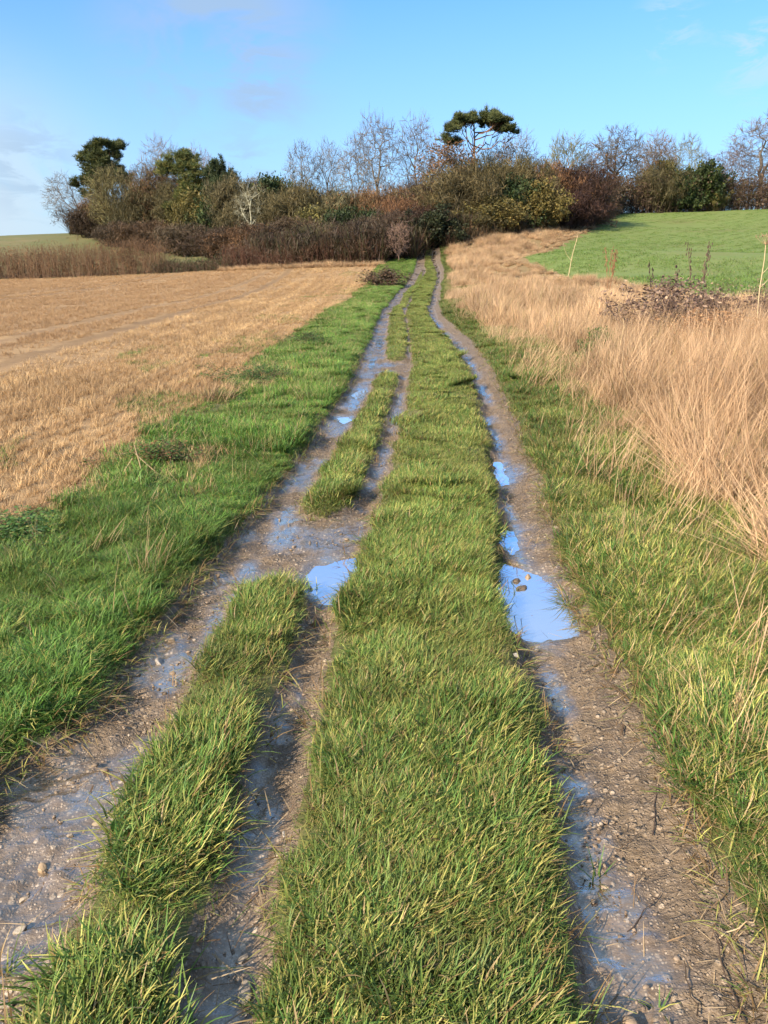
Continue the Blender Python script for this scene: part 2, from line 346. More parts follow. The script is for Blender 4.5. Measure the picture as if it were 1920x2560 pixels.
# ---------------------------------------------------------------- the ground
def axis(a, b, h0, growth):
    v = [a]; h = h0
    while v[-1] < b: v.append(v[-1] + h); h *= growth
    return v
def make_ground():
    ys = [-60, -30, -15, -8, -4, -2, -1, -.4, 0, .3, .5, .7]
    y = .85
    while y < 75: ys.append(y); y += max(.016, min(.0075 * y, .35))
    while y < 700: ys.append(y); y += max(.5, (y - 75) * .05)
    ys = np.array(ys)
    u = list(np.arange(-1.75, 1.62, .02))
    side = []; d = .03; v = 0
    while v < 700: v += d; side.append(v); d *= 1.085
    us = np.array([-1.75 - s for s in side][::-1] + u + [u[-1] + s for s in side])
    xc = np.interp(ys, [-60, 1, 6, 12, 20, 30, 40, 55, 66, 80, 700], [-.1, -.1, .25, .6, .9, 1.1, 1.9, 3.1, 3.7, 4.5, 4.5])
    U, Y = np.meshgrid(us, ys); X = U + xc[:, None]
    n, k = X.shape
    x = X.ravel(); yy = Y.ravel(); z = ground_height(x, yy)
    sd = grass_sd(x, yy)
    I = np.arange(n * k).reshape(n, k)
    Q = np.stack([I[:-1, :-1], I[:-1, 1:], I[1:, 1:], I[1:, :-1]], -1).reshape(-1, 4)
    fx = x[Q].mean(1); fy = yy[Q].mean(1); fs = sd[Q].mean(1)
    zone = np.full(len(Q), 1)
    zone[fx < ev(V0, fy)] = 2
    zone[fx > ev(G1, fy)] = 3
    zone[fx > ev(CROP, fy)] = 4
    zone[(fs < 0.0) & (fy < 74)] = 0
    far = fy > FARL(fx)
    zone[far & (zone != 0)] = 5
    hill = far & (fx < -8) & (fy < 85 + (-fx - 8) * 1.02)
    zone[hill | (far & (fy > 140))] = 6
    # wetness: low, shaded side of each rut, in broken patches
    rr = (x - ev(C1, yy)) / np.maximum(ev(R0, yy) - ev(C1, yy), .1)
    wr = sstep(.75, .25, rr) * (rr > -.4) * sstep(.38, .60, fbm(x * 4.2, yy * 2.4, 81, 4) + .05)
    wl = np.where(x < ev(C0, yy), sstep(.38, .58, fbm(x * 4.0, yy * 2.6, 83, 4)), 0)
    wet = np.maximum(wr * (x > ev(C1, yy) - .2), wl * .85)
    for k_, P in PUDDLES.items():
        q = np.array(P); m = (np.abs(x - q[:, 0].mean()) < 1) & (np.abs(yy - q[:, 1].mean()) < 1.2)
        wet[m] = np.maximum(wet[m], sstep(.22, .0, poly_sd(P, x[m], yy[m]) + (fbm(x[m] * 7, yy[m] * 7, 85, 3) - .5) * .2))
    for (px, py, rx, ry) in ((.62, 1.62, .13, .16), (.60, 1.86, .10, .09), (.70, 2.75, .06, .25), (-.98, 2.1, .1, .2), (-.9, 2.9, .1, .3), (-.62, 1.0, .1, .3), (.86, 5.15, .07, .45), (1.0, 6.9, .08, .5), (1.1, 7.5, .09, .6), (1.28, 9.9, .09, .9), (1.36, 12.5, .1, 1.2), (1.46, 15.5, .1, 1.5), (.70, 3.08, .06, .07), (.62, 2.0, .06, .05), (-.36, 9.4, .1, .8), (-.2, 13, .1, 1.2), (-.1, 17, .12, 2.), (.62, 1.45, .12, .12), (-.62, 4.75, .12, .5), (-.8, 3.3, .1, .3), (.64, 2.15, .085, .085), (.70, 2.78, .06, .11), (-.77, 3.95, .085, .42), (-.69, 4.85, .075, .5), (.62, 2.0, .06, .04)):
        wet = np.maximum(wet, 1. * sstep(1.3, .4, np.hypot((x - px) / rx, (yy - py) / ry) + (fbm(x * 9, yy * 9, 87, 3) - .5) * .9))
    wet = wet * sstep(.0, -.09, sd)
    spec = [('dirt_track', M_MUD, 'muddy rutted farm track running up to the wood', 'track'), ('grass_verge', M_VERGE, 'turf under the grass strips and verges of the track', 'verge'),
            ('stubble_field', M_STUB, 'pale golden stubble field left of the track', 'field'), ('rough_bank', M_DRY, 'rough bank under the dry grass right of the track', 'bank'),
            ('crop_field', M_CROP, 'smooth green crop field rising on the right', 'field'), ('woodland_floor', M_FLOOR, 'dark ground beneath the trees and hedges', 'woodland floor'),
            ('hillside', M_HILL, 'olive hillside pasture behind the brown hedge on the left', 'hillside')]
    for zi, (nm, m, lab, cat) in enumerate(spec):
        f = Q[zone == zi]; used = np.unique(f); remap = np.zeros(n * k, np.int64); remap[used] = np.arange(len(used))
        me = mk_mesh(nm, np.stack([x, yy, z], 1)[used], [remap[f]], [m], attrs={'wet': wet[used]} if zi == 0 else None)
        link(nm, me, kind='structure', label=lab, category=cat)
make_ground()

def make_puddle(key, label):
    P = np.array(PUDDLES[key]); c = P.mean(0)
    # resample the outline so it bends smoothly, a little larger than the hollow
    pts = []
    n = len(P)
    for i in range(n):
        p0, p1, p2, p3 = P[i - 1], P[i], P[(i + 1) % n], P[(i + 2) % n]
        for t in np.linspace(0, 1, 4, endpoint=False):
            pts.append(.5 * (2 * p1 + (p2 - p0) * t + (2 * p0 - 5 * p1 + 4 * p2 - p3) * t * t + (3 * p1 - p0 - 3 * p2 + p3) * t ** 3))
    pts = np.array(pts); d = pts - c; pts = pts + d / np.linalg.norm(d, axis=1)[:, None] * .05
    V = np.c_[pts, np.full(len(pts), PLEVEL[key])]; V = np.vstack([V, [c[0], c[1], PLEVEL[key]]])
    m = len(pts); F = np.array([[i, (i + 1) % m, m] for i in range(m)])
    o = link('puddle', mk_mesh('puddle', V, [F], [M_WATER], smooth=False), label=label, category='puddle', kind='structure')
    o['group'] = 'puddles in the ruts'
for k, lab in (('P1', 'large sky-blue puddle in the right rut with stones at its far end'), ('P2', 'blue puddle between the end of the near short grass strip and the centre strip'),
               ('P9', 'small glint of water in the left rut beside the middle strip'), ('P10', 'farthest glint of water in the left rut'),
               ('P11', 'shallow puddle in the right rut just beyond the large one'), ('P13', 'farthest shallow puddle in the right rut')):
    make_puddle(k, lab)

# ---------------------------------------------------------------- blades, straws and scattering
def blades(rng, n, rad, ln, width, lean, spread, bend, pal, levels=4, flat=0., droop=.35):
    """n curved blades growing from a disc; returns V, F, colours. lean is towards +x"""
    th = rng.uniform(0, 2 * np.pi, n); r = rad * np.sqrt(rng.uniform(0, 1, n))
    p = np.stack([r * np.cos(th), r * np.sin(th), np.full(n, -.01)], 1)
    a = rng.uniform(0, 2 * np.pi, n); sp = np.abs(rng.normal(0, spread, n))
    d = np.stack([np.cos(a) * sp + rng.normal(lean, .2, n) + p[:, 0] / max(rad, .01) * .15, np.sin(a) * sp + p[:, 1] / max(rad, .01) * .15, np.ones(n)], 1)
    d[:, 2] *= 1 - flat * rng.uniform(.3, 1, n)
    d /= np.linalg.norm(d, axis=1)[:, None]
    L_ = rng.uniform(ln[0], ln[1], n) ; W = rng.uniform(width[0], width[1], n)
    b = bend * rng.uniform(.3, 1.3, n)
    hz = d.copy(); hz[:, 2] = 0; hn = np.linalg.norm(hz, axis=1)[:, None] + 1e-6; hz /= hn
    side = np.stack([-np.sin(a), np.cos(a), np.zeros(n)], 1) * .7 + np.stack([-hz[:, 1], hz[:, 0], np.zeros(n)], 1)
    side /= np.linalg.norm(side, axis=1)[:, None] + 1e-6
    V = np.zeros((n, levels, 2, 3)); T = np.linspace(0, 1, levels)
    cur = p.copy(); dd = d.copy()
    for i, t in enumerate(T):
        w = (W * (1 - t ** 1.6) * .5 + .0003)[:, None] * (1.0 if i else .8)
        V[:, i, 0] = cur - side * w; V[:, i, 1] = cur + side * w
        dd = dd + hz * b[:, None] * .5 - np.array([0, 0, 1.]) * (b * droop)[:, None]
        dd /= np.linalg.norm(dd, axis=1)[:, None]
        cur = cur + dd * (L_ / (levels - 1))[:, None]
    V[..., 2] = np.maximum(V[..., 2], -.012)
    idx = np.arange(n * levels * 2).reshape(n, levels, 2)
    F = np.stack([idx[:, :-1, 0], idx[:, :-1, 1], idx[:, 1:, 1], idx[:, 1:, 0]], -1).reshape(-1, 4)
    w = np.array([q[0] for q in pal], float); ch = rng.choice(len(pal), n, p=w / w.sum())
    base = np.array([q[1] for q in pal])[ch]; tip = np.array([q[2] for q in pal])[ch]
    k = rng.uniform(.7, 1.3, n)[:, None, None]
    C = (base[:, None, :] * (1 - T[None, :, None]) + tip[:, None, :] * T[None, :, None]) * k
    C = np.repeat(C[:, :, None, :], 2, 2)
    return V.reshape(-1, 3), F, C.reshape(-1, 3)
def joinvf(parts):
    V, F, C, o = [], [], [], 0
    for v, f, c in parts:
        V.append(v); F.append(f + o); C.append(c); o += len(v)
    return np.vstack(V), np.vstack(F), np.vstack(C)
def src(name, part, material):
    V, F, C = part
    return bpy.data.objects.new(name, mk_mesh(name, V, [F], [material], col=C, smooth=True))

def scatter(name, label, category, pts, yaw, scl, variants, rng, tilt=.12, kind='stuff', vsc=None):
    """one object of uncountable stuff: instances of a few tufts on ground points"""
    n = len(pts); me = bpy.data.meshes.new(name); me.vertices.add(n); me.vertices.foreach_set('co', np.asarray(pts, np.float32).ravel())
    rot = np.stack([rng.normal(0, tilt, n), rng.normal(0, tilt, n), yaw], 1).astype(np.float32)
    s3 = np.repeat(np.asarray(scl)[:, None], 3, 1)
    if vsc is not None: s3[:, 2] = s3[:, 2] * vsc
    a = me.attributes.new('rot', 'FLOAT_VECTOR', 'POINT'); a.data.foreach_set('vector', rot.ravel())
    a = me.attributes.new('scl', 'FLOAT_VECTOR', 'POINT'); a.data.foreach_set('vector', s3.astype(np.float32).ravel())
    a = me.attributes.new('pick', 'INT', 'POINT'); a.data.foreach_set('value', rng.integers(0, len(variants), n).astype(np.int32))
    o = link(name, me, label=label, category=category, kind=kind)
    g = bpy.data.node_groups.new(name, 'GeometryNodeTree')
    g.interface.new_socket('Geometry', in_out='INPUT', socket_type='NodeSocketGeometry'); g.interface.new_socket('Geometry', in_out='OUTPUT', socket_type='NodeSocketGeometry')
    N = g.nodes.new; L = g.links.new
    gi = N('NodeGroupInput'); go = N('NodeGroupOutput'); iop = N('GeometryNodeInstanceOnPoints'); iop.inputs['Pick Instance'].default_value = True
    jn = N('GeometryNodeJoinGeometry')
    for v in reversed(variants):
        oi = N('GeometryNodeObjectInfo'); oi.inputs['Object'].default_value = v
        g2 = N('GeometryNodeGeometryToInstance'); L(oi.outputs['Geometry'], g2.inputs[0]); L(g2.outputs[0], jn.inputs[0])
    L(gi.outputs[0], iop.inputs['Points']); L(jn.outputs[0], iop.inputs['Instance'])
    for nm, tp, sk in (('rot', 'FLOAT_VECTOR', 'Rotation'), ('scl', 'FLOAT_VECTOR', 'Scale'), ('pick', 'INT', 'Instance Index')):
        at = N('GeometryNodeInputNamedAttribute'); at.data_type = tp; at.inputs['Name'].default_value = nm; L(at.outputs[0], iop.inputs[sk])
    L(iop.outputs[0], go.inputs[0])
    md = o.modifiers.new('tufts', 'NODES'); md.node_group = g
    return o
def sample(rng, x0, x1, dens, y0=.6, y1=75., lo=.02):
    """random ground points between the edge functions x0(y), x1(y); density (per m2) falls off with distance"""
    X, Y = [], []
    ye = np.concatenate([np.arange(y0, 12, .5), np.arange(12, y1, 2)]); ye = np.append(ye[ye < y1], y1)
    for a, b in zip(ye[:-1], ye[1:]):
        m = .5 * (a + b); l, r = float(min(x0(a), x0(b))), float(max(x1(a), x1(b)))
        lim = 2.2 + m * .62
        l, r = max(l, -lim), min(r, lim)
        if r <= l: continue
        k = rng.poisson((r - l) * (b - a) * dens(m))
        i = np.arange(k); o1, o2 = rng.uniform(0, 1, 2)          # evenly strewn, no bald spots
        X.append(l + (r - l) * ((o1 + i * .7548777 + rng.normal(0, .01, k)) % 1)); Y.append(a + (b - a) * ((o2 + i * .5698403 + rng.normal(0, .01, k)) % 1))
    X = np.concatenate(X); Y = np.concatenate(Y)
    m = (X >= x0(Y)) & (X <= x1(Y)); return X[m], Y[m]
def patch(name, tuft_parts, rad, k, material, r, smin=.7, smax=1.25, yawsd=9., tilt=.15):
    """many tufts joined into one mat, so that the turf is made of few, larger pieces"""
    out = []
    for i in range(k):
        V, F, C = tuft_parts[r.integers(0, len(tuft_parts))]
        a = r.normal(0, yawsd) if yawsd < 3 else r.uniform(0, 2 * np.pi); ca, sa = math.cos(a), math.sin(a)
        s = r.uniform(smin, smax); q = V * s
        q = np.stack([q[:, 0] * ca - q[:, 1] * sa, q[:, 0] * sa + q[:, 1] * ca, q[:, 2]], 1)
        q[:, 0] += q[:, 2] * r.normal(0, tilt); q[:, 1] += q[:, 2] * r.normal(0, tilt)
        t = r.uniform(0, 2 * np.pi); d = rad * math.sqrt(r.uniform(0, 1))
        out.append((q + np.array([d * math.cos(t), d * math.sin(t), 0]), F, C * r.uniform(.8, 1.2)))
    return src(name, joinvf(out), material)
def on_ground(x, y, dz=0.): return np.stack([x, y, ground_height(x, y) + dz], 1)
rng = np.random.default_rng(7)

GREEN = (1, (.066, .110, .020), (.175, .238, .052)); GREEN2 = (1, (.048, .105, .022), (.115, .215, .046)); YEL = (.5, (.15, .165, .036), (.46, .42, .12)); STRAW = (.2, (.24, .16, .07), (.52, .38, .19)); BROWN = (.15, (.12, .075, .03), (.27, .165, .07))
def P_(w, q): return (w,) + q[1:]
M_GRASS = veg_mat('strip_grass', .28, .5, 1.6, .3, hue=((.22, .18, .055), .24))
M_LUSH = veg_mat('verge_grass', .3, .5, 1.1, .28, hue=((.20, .19, .055), .22)); M_CROPV = veg_mat('crop_leaf', .3, .5, .5, .15)
M_STRAW = veg_mat('straw', .25, .6, .5, .32); M_DEAD = veg_mat('dead_grass', .25, .6, .8, .35, hue=((.23, .13, .068), .5)); M_STUBBLE = veg_mat('stubble_straw', .25, .6, .5, .2, rows=True)
M_TWIG = veg_mat('twigs', 0., .85, .35, .25, objtint=True, spec=.1)
M_LEAF = veg_mat('leaves', .25, .6, .5, .35, objtint=True)

pal_strip = [P_(1.0, GREEN), P_(.65, GREEN2), P_(.55, YEL), P_(.14, STRAW), P_(.13, BROWN)]
pal_lush = [P_(.8, GREEN2), P_(.9, (1, (.07, .15, .02), (.17, .33, .055))), P_(.3, YEL), P_(.10, STRAW)]
pal_right = [P_(1., GREEN2), P_(.6, GREEN), P_(.35, YEL), P_(.28, STRAW), P_(.13, BROWN)]
def turf_kit(name, pal, ln, material, lean, spread):
    """single tufts for the ragged edges, mats for the inside; a fine set near the camera and a coarser one beyond"""
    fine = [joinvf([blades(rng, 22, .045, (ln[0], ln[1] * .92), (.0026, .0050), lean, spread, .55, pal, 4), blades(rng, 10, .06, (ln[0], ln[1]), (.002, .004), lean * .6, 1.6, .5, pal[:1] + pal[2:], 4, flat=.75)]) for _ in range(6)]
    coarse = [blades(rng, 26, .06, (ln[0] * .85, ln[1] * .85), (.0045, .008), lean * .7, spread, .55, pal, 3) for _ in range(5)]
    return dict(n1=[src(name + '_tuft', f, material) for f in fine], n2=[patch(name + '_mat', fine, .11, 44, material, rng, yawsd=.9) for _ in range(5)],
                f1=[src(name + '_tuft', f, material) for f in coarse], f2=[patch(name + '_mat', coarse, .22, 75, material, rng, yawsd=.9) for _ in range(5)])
K_STRIP = turf_kit('strip', pal_strip, (.035, .085), M_GRASS, .2, .65)
K_LUSH = turf_kit('verge', pal_lush, (.045, .11), M_LUSH, .12, .7)
K_RIGHT = turf_kit('bank', pal_right, (.045, .115), M_LUSH, .2, .65)
def grow_turf(name, label, x0, x1, kit, yaw0, ysplit=6.0, y1=75, hscale=1.):
    for part, (ya, yb) in enumerate(((.6, ysplit + 2), (ysplit - 1.5, y1))):
        one, mat_, rad = (kit['n1'], kit['n2'], .11) if part == 0 else (kit['f1'], kit['f2'], .22)
        for inner in (0, 1):
            d0 = (1300, 92)[inner] if part == 0 else (560, 25)[inner]
            dn = (lambda m: d0 * min(1, max(0, (ysplit + 2.2 - m) / 3))) if part == 0 else (lambda m: d0 * min(1, max(0, (m - ysplit + 1.8) / 2.2)) * min(1, 10 / m) ** (.9 if not inner else .5))
            x, y = sample(rng, x0, x1, dn, ya, yb)
            sd = np.minimum(grass_sd(x, y), grass_sd(x + .022, y))
            keep = (sd > rng.uniform(-.02, .03, len(x))) & (sd < rad * 1.5) if not inner else sd > rad * rng.uniform(.85, 1.2, len(x))
            x, y, sd = x[keep], y[keep], sd[keep]
            tall = fbm(x * 2.6, y * 2.6, 91, 3)
            s = hscale * (.22 + 1.5 * tall) * rng.uniform(.8, 1.2, len(x)) * (.55 + .45 * sstep(-.01, .14, sd))
            if part: s *= np.clip(1 + (y - 14) * .008, 1, 1.3)
            yaw = yaw0 + rng.normal(0, .6, len(x)) + (fbm(x * 1.2, y * 1.2, 95, 2) - .5) * 3
            hs = np.clip(s, .75, 1.25) if inner else s
            scatter(name, label + (' close to the camera' if part == 0 else ' in the distance') + (', the body of it' if inner else ', its ragged edge'), 'grass', on_ground(x, y, -.004), yaw, hs, mat_ if inner else one, rng, vsc=(s / hs) * 1.0)
            print(name, part, inner, len(x))
eC0 = lambda y: ev(C0, y) - .1
eC1 = lambda y: ev(C1, y) + .1
grow_turf('centre_strip_grass', 'yellowish green grass of the wide centre strip', eC0, eC1, K_STRIP, -.1, hscale=.95)
grow_turf('short_strip_grass', 'tufted grass of the narrow strips between the left ruts', lambda y: np.where(y < 4.3, ev(A1, y), np.where(y < 12.2, ev(B1, y), ev(D1, y))) - .1,
          lambda y: np.where(y < 4.3, ev(A2, y), np.where(y < 12.2, ev(B2, y), ev(D2, y))) + .1, K_STRIP, .25, y1=56, hscale=1.15)
grow_turf('left_verge_grass', 'bright green grass of the left verge', lambda y: ev(V0, y) + .1, lambda y: ev(L0, y) + .1, K_LUSH, -.2)
grow_turf('right_verge_grass', 'green and straw grass of the right verge', lambda y: ev(R0, y) - .08, lambda y: ev(G1, y) + 1.1, K_RIGHT, .3)

# straw stubble in drilled rows, and flattened straw between them
pal_stub = [(1, (.40, .25, .115), (.72, .505, .27)), (.5, (.33, .205, .095), (.62, .42, .21)), (.12, (.12, .075, .035), (.24, .15, .07))]
stub = [src('stubble_tuft', joinvf([blades(rng, 14, .05, (.09, .2), (.004, .008), .05, .22, .12, pal_stub, 3), blades(rng, 9, .09, (.12, .25), (.003, .006), .0, 1.5, .3, pal_stub, 3, flat=.9)]), M_STUBBLE) for _ in range(5)]
def stubble():
    x, y = sample(rng, lambda y: np.full(np.shape(y), -80.) + 0 * np.asarray(y), lambda y: ev(V0, y) + .8, lambda m: 150 * min(1, 10 / m) ** 1.1, 1.5, 77)
    k = (y < FARL(x)); x, y = x[k], y[k]
    off = x - ev(V0, y)
    row = np.round(off / .17) * .17; x = np.where(y < 22, x - off + row + rng.normal(0, .025, len(x)), x)
    off = x - ev(V0, y)
    # tractor lines run along the field: no stubble stands there; weeds and bare soil break the edge
    u = x + .025 * y; lane = np.min([np.abs(u + q) for q in (5.9, 7.7, 15.9, 17.7)], axis=0)
    thin = .55 * fbm(x * .5, y * .22, 101, 3) + .45 * fbm(off * .8 + 40, y * .02, 103, 3)
    keep = (lane > .12 + .36 * fbm(x * .7, y * .5, 3, 2)) & (rng.uniform(0, 1, len(x)) < np.clip((thin - .27) * 5, .25, 1)) & ((off < -.1) | (fbm(x * .9, y * .5, 107, 3) > .53))
    x, y = x[keep], y[keep]
    s = (.55 + .45 * fbm(x * .8, y * .8, 105, 2)) * rng.uniform(.75, 1.15, len(x)) * np.clip(1 + (y - 9) * .011, 1, 1.8)
    scatter('stubble', 'short golden straw stubble standing in rows across the left field', 'stubble', on_ground(x, y), rng.uniform(-3.1, 3.1, len(x)), s, stub, rng, vsc=np.full(len(x), .62))
    print('stubble', len(x))
stubble()
# green weeds where the verge runs out into the stubble
def weeds():
    x, y = sample(rng, lambda y: ev(V0, y) - 2.6, lambda y: ev(V0, y) + .1, lambda m: 260 * min(1, 8 / m) ** 1.1, 2.5, 60)
    off = ev(V0, y) - x
    k = fbm(x * 1.1, y * .55, 111, 3) + rng.normal(0, .03, len(x)) > .505 + off * .07; x, y = x[k], y[k]
    scatter('field_edge_weeds', 'patches of green weed creeping into the edge of the stubble', 'weeds', on_ground(x, y), rng.uniform(-3, 3, len(x)), rng.uniform(.5, 1., len(x)), K_LUSH['f1'], rng)
weeds()

# tall dead grass on the right bank, blown over to the right
pal_dry = [(1, (.34, .212, .112), (.66, .455, .27)), (.6, (.26, .155, .08), (.52, .335, .19)), (.15, (.16, .10, .05), (.34, .21, .11)), (.10, (.13, .14, .04), (.36, .29, .12))]
_dn = [joinvf([blades(rng, 24, .10, (.5, .95), (.004, .007), .75, .35, .18, pal_dry, 5, droop=.5), blades(rng, 30, .18, (.2, .55), (.004, .007), .6, .9, .5, pal_dry, 4), blades(rng, 5, .1, (.7, 1.1), (.004, .007), .35, .25, .07, pal_dry, 4)]) for _ in range(6)]
_df = [joinvf([blades(rng, 22, .16, (.4, .8), (.009, .016), .35, .3, .25, pal_dry, 4), blades(rng, 18, .2, (.2, .45), (.009, .016), .4, .7, .4, pal_dry, 3)]) for _ in range(5)]
dry_near = [patch('dry_tussock', _dn, .42, 17, M_DEAD, rng, .5, 1.2, yawsd=.75, tilt=.3) for _ in range(6)]
dry_far = [patch('dry_tussock_low', _df, .55, 24, M_DEAD, rng, .45, 1.2, yawsd=.8, tilt=.3) for _ in range(5)]
def dry_grass():
    rg = lambda y: np.where(y < 50, ev(CROP, y) - .2, np.interp(y, [50, 60, 94], [9.2, 12, 25.2]))
    for nm, ya, yb, var, d, lab in (('dry_grass', 1.2, 17, dry_near, lambda m: 6.0 if m < 9 else 3.8, 'tall straw coloured dead grass leaning over on the near right bank'),
                                    ('dry_grass', 17, 94, dry_far, lambda m: 3.0 * min(1, 26 / m) ** .35, 'tall straw coloured dead grass along the far right bank')):
        x, y = sample(rng, lambda y: ev(G1, y) - .25, rg, d, ya, yb)
        k = (y < FARL(x) + 1.5) & (x - ev(G1, y) > rng.normal(.12, .2, len(x))); x, y = x[k], y[k]
        inn = x - ev(G1, y); rise = sstep(-.25, .45, inn)
        n = fbm(x * .7, y * .45, 121, 3)
        s = (.45 + .55 * rise) * (.62 + .62 * n) * rng.uniform(.8, 1.15, len(x)) * (1 - .5 * sstep(-3.6, -1.6, x - ev(CROP, y))) * (np.interp(y, [4, 9, 14, 30, 60], [1., .92, .72, .72, .85]))
        thin = (n > .34) | (rng.uniform(0, 1, len(x)) < .5); x, y, s = x[thin], y[thin], s[thin]
        scatter(nm, lab, 'dry grass', on_ground(x, y), rng.normal(.15, .45, len(x)) + (fbm(x * .5, y * .5, 125, 2) - .5) * 1.6, s, var, rng, tilt=.1)
        print(nm, len(x))
dry_grass()
# straw stems standing through the right verge
def verge_straw():
    st = [src('bent_straw', blades(rng, 9, .12, (.25, .55), (.0025, .005), .35, .35, .25, pal_dry, 4), M_STRAW) for _ in range(4)]
    x, y = sample(rng, lambda y: ev(R0, y) + .12, lambda y: ev(G1, y) + .3, lambda m: (16 if m < 4.5 else 44) * min(1, 14 / m), 1.6, 45)
    k = rng.uniform(0, 1, len(x)) < sstep(-.1, .8, (x - ev(R0, y)) / (ev(G1, y) - ev(R0, y))) * np.where(fbm(x * .9, y * .9, 77, 2) > .45, 1, .3); x, y = x[k], y[k]
    scatter('straw_stems', 'loose straw stems standing among the right verge grass', 'straw', on_ground(x, y), rng.normal(.2, .6, len(x)), rng.uniform(.6, 1.1, len(x)), st, rng)
    x, y = sample(rng, lambda y: ev(V0, y) - .3, lambda y: ev(L0, y) - .1, lambda m: 7 * min(1, 12 / m), 1.8, 45)
    scatter('verge_straw', 'scattered pale straws in the left verge', 'straw', on_ground(x, y), rng.uniform(-3, 3, len(x)), rng.uniform(.35, .7, len(x)), st, rng)
verge_straw()
# short crop in the green field
def crop():
    pal = [(1, (.10, .16, .03), (.17, .26, .06)), (.3, (.10, .15, .04), (.2, .26, .08)), (.06, (.2, .15, .07), (.36, .27, .14))]
    tf = [src('crop_tuft', blades(rng, 26, .3, (.05, .11), (.012, .024), .1, .6, .5, pal, 3), M_CROPV) for _ in range(4)]
    x, y = sample(rng, lambda y: ev(CROP, y), lambda y: np.full(np.shape(y), 90.) + 0 * np.asarray(y), lambda m: 11 * min(1, 40 / m), 12, 112)
    k = y < FARL(x); x, y = x[k], y[k]
    k = fbm(x * .12, y * .12, 131, 3) + rng.normal(0, .06, len(x)) < .66; x, y = x[k], y[k]
    scatter('crop_seedlings', 'low green seedlings covering the right hand field', 'crop', on_ground(x, y), rng.uniform(-3, 3, len(x)), rng.uniform(.7, 1.3, len(x)), tf, rng)
    print('crop', len(x))
crop()

# ---------------------------------------------------------------- trees, shrubs and hedges
def tubes(paths, sides):
    """paths: list of (points (n,3), radii (n,)). Returns V, F"""
    groups = {}
    for i, (p, r) in enumerate(paths): groups.setdefault(len(p), []).append(i)
    Vs, Fs, off, order = [], [], 0, []
    for n, ids in groups.items():
        P = np.array([paths[i][0] for i in ids]); Rr = np.array([paths[i][1] for i in ids]); m = len(ids)
        T = np.gradient(P, axis=1); T /= np.linalg.norm(T, axis=2)[..., None] + 1e-9
        up = np.where(np.abs(T[..., 2:3]) > .9, np.array([1., 0, 0]), np.array([0., 0, 1.]))
        A = np.cross(T, up); A /= np.linalg.norm(A, axis=2)[..., None] + 1e-9; B = np.cross(T, A)
        an = np.arange(sides) * 2 * np.pi / sides
        V = P[:, :, None, :] + Rr[:, :, None, None] * (np.cos(an)[None, None, :, None] * A[:, :, None, :] + np.sin(an)[None, None, :, None] * B[:, :, None, :])
        I = np.arange(m * n * sides).reshape(m, n, sides) + off
        J = np.roll(I, -1, axis=2)
        Fs.append(np.stack([I[:, :-1], J[:, :-1], J[:, 1:], I[:, 1:]], -1).reshape(-1, 4)); Vs.append(V.reshape(-1, 3)); off += m * n * sides
    return np.vstack(Vs), np.vstack(Fs)
def unit(v): return v / (np.linalg.norm(v) + 1e-9)
class Grow:
    def __init__(s, rng): s.rng = rng; s.thick = []; s.thin = []; s.tips = []
    def branch(s, p, d, ln, r0, r1, n, wob, trop, thin=False):
        pts = [np.array(p, float)]; d = unit(np.array(d, float))
        for i in range(n):
            d = unit(d + s.rng.normal(0, wob, 3) + np.array([0, 0, trop])); pts.append(pts[-1] + d * ln / n)
        rr = np.linspace(r0, r1, n + 1); (s.thin if thin else s.thick).append((np.array(pts), rr)); return np.array(pts), d
    def side(s, d, ang):
        a = s.rng.normal(0, 1, 3); a = unit(a - d * np.dot(a, d)); return unit(d * math.cos(ang) + a * math.sin(ang))
    def spread(s, pts, d, lev, ln, r, P):
        """children along a branch, finer and finer"""
        if lev >= len(P): return
        q = P[lev]; n = q['n']
        for k in range(n):
            t = q.get('t0', .3) + (1 - q.get('t0', .3)) * (k + s.rng.uniform(0, 1)) / n
            f = t * (len(pts) - 1); i = min(int(f), len(pts) - 2); p = pts[i] + (pts[i + 1] - pts[i]) * (f - i)
            dd = s.side(unit(pts[i + 1] - pts[i]), s.rng.normal(q['ang'], q['ang'] * .25))
            l2 = ln * q['len'] * s.rng.uniform(.6, 1.2) * (1 - .35 * t * q.get('taper', 1)); thin = q.get('thin', False); r2 = max(r * q['r'], .008 if not thin else P[-1]['min'])
            bp, bd = s.branch(p, dd, l2, r2, r2 * .45, q['seg'], q['wob'], q['trop'], thin)
            if thin: s.tips.append((bp[-1], bd))
            s.spread(bp, bd, lev + 1, l2, r2, P)
        if lev > 0: s.tips.append((pts[-1], d))
def jitcol(rng, n, k, c, j=.25):
    return np.repeat(np.array(c)[None] * rng.uniform(1 - j, 1 + j, (n, 1)), k, 0)
def part_mesh(name, paths, sides, c, m, rng, extra=None):
    parts = []
    if paths:
        V, F = tubes(paths, sides); parts.append((V, F, np.array(c)[None] * (1 + .25 * (np.sin(V[:, 0] * 7) * np.sin(V[:, 1] * 9))[:, None])))
    if extra: parts += extra
    V, F, C = joinvf(parts); return mk_mesh(name, V, [F], [m], col=np.clip(C, 0, 1))
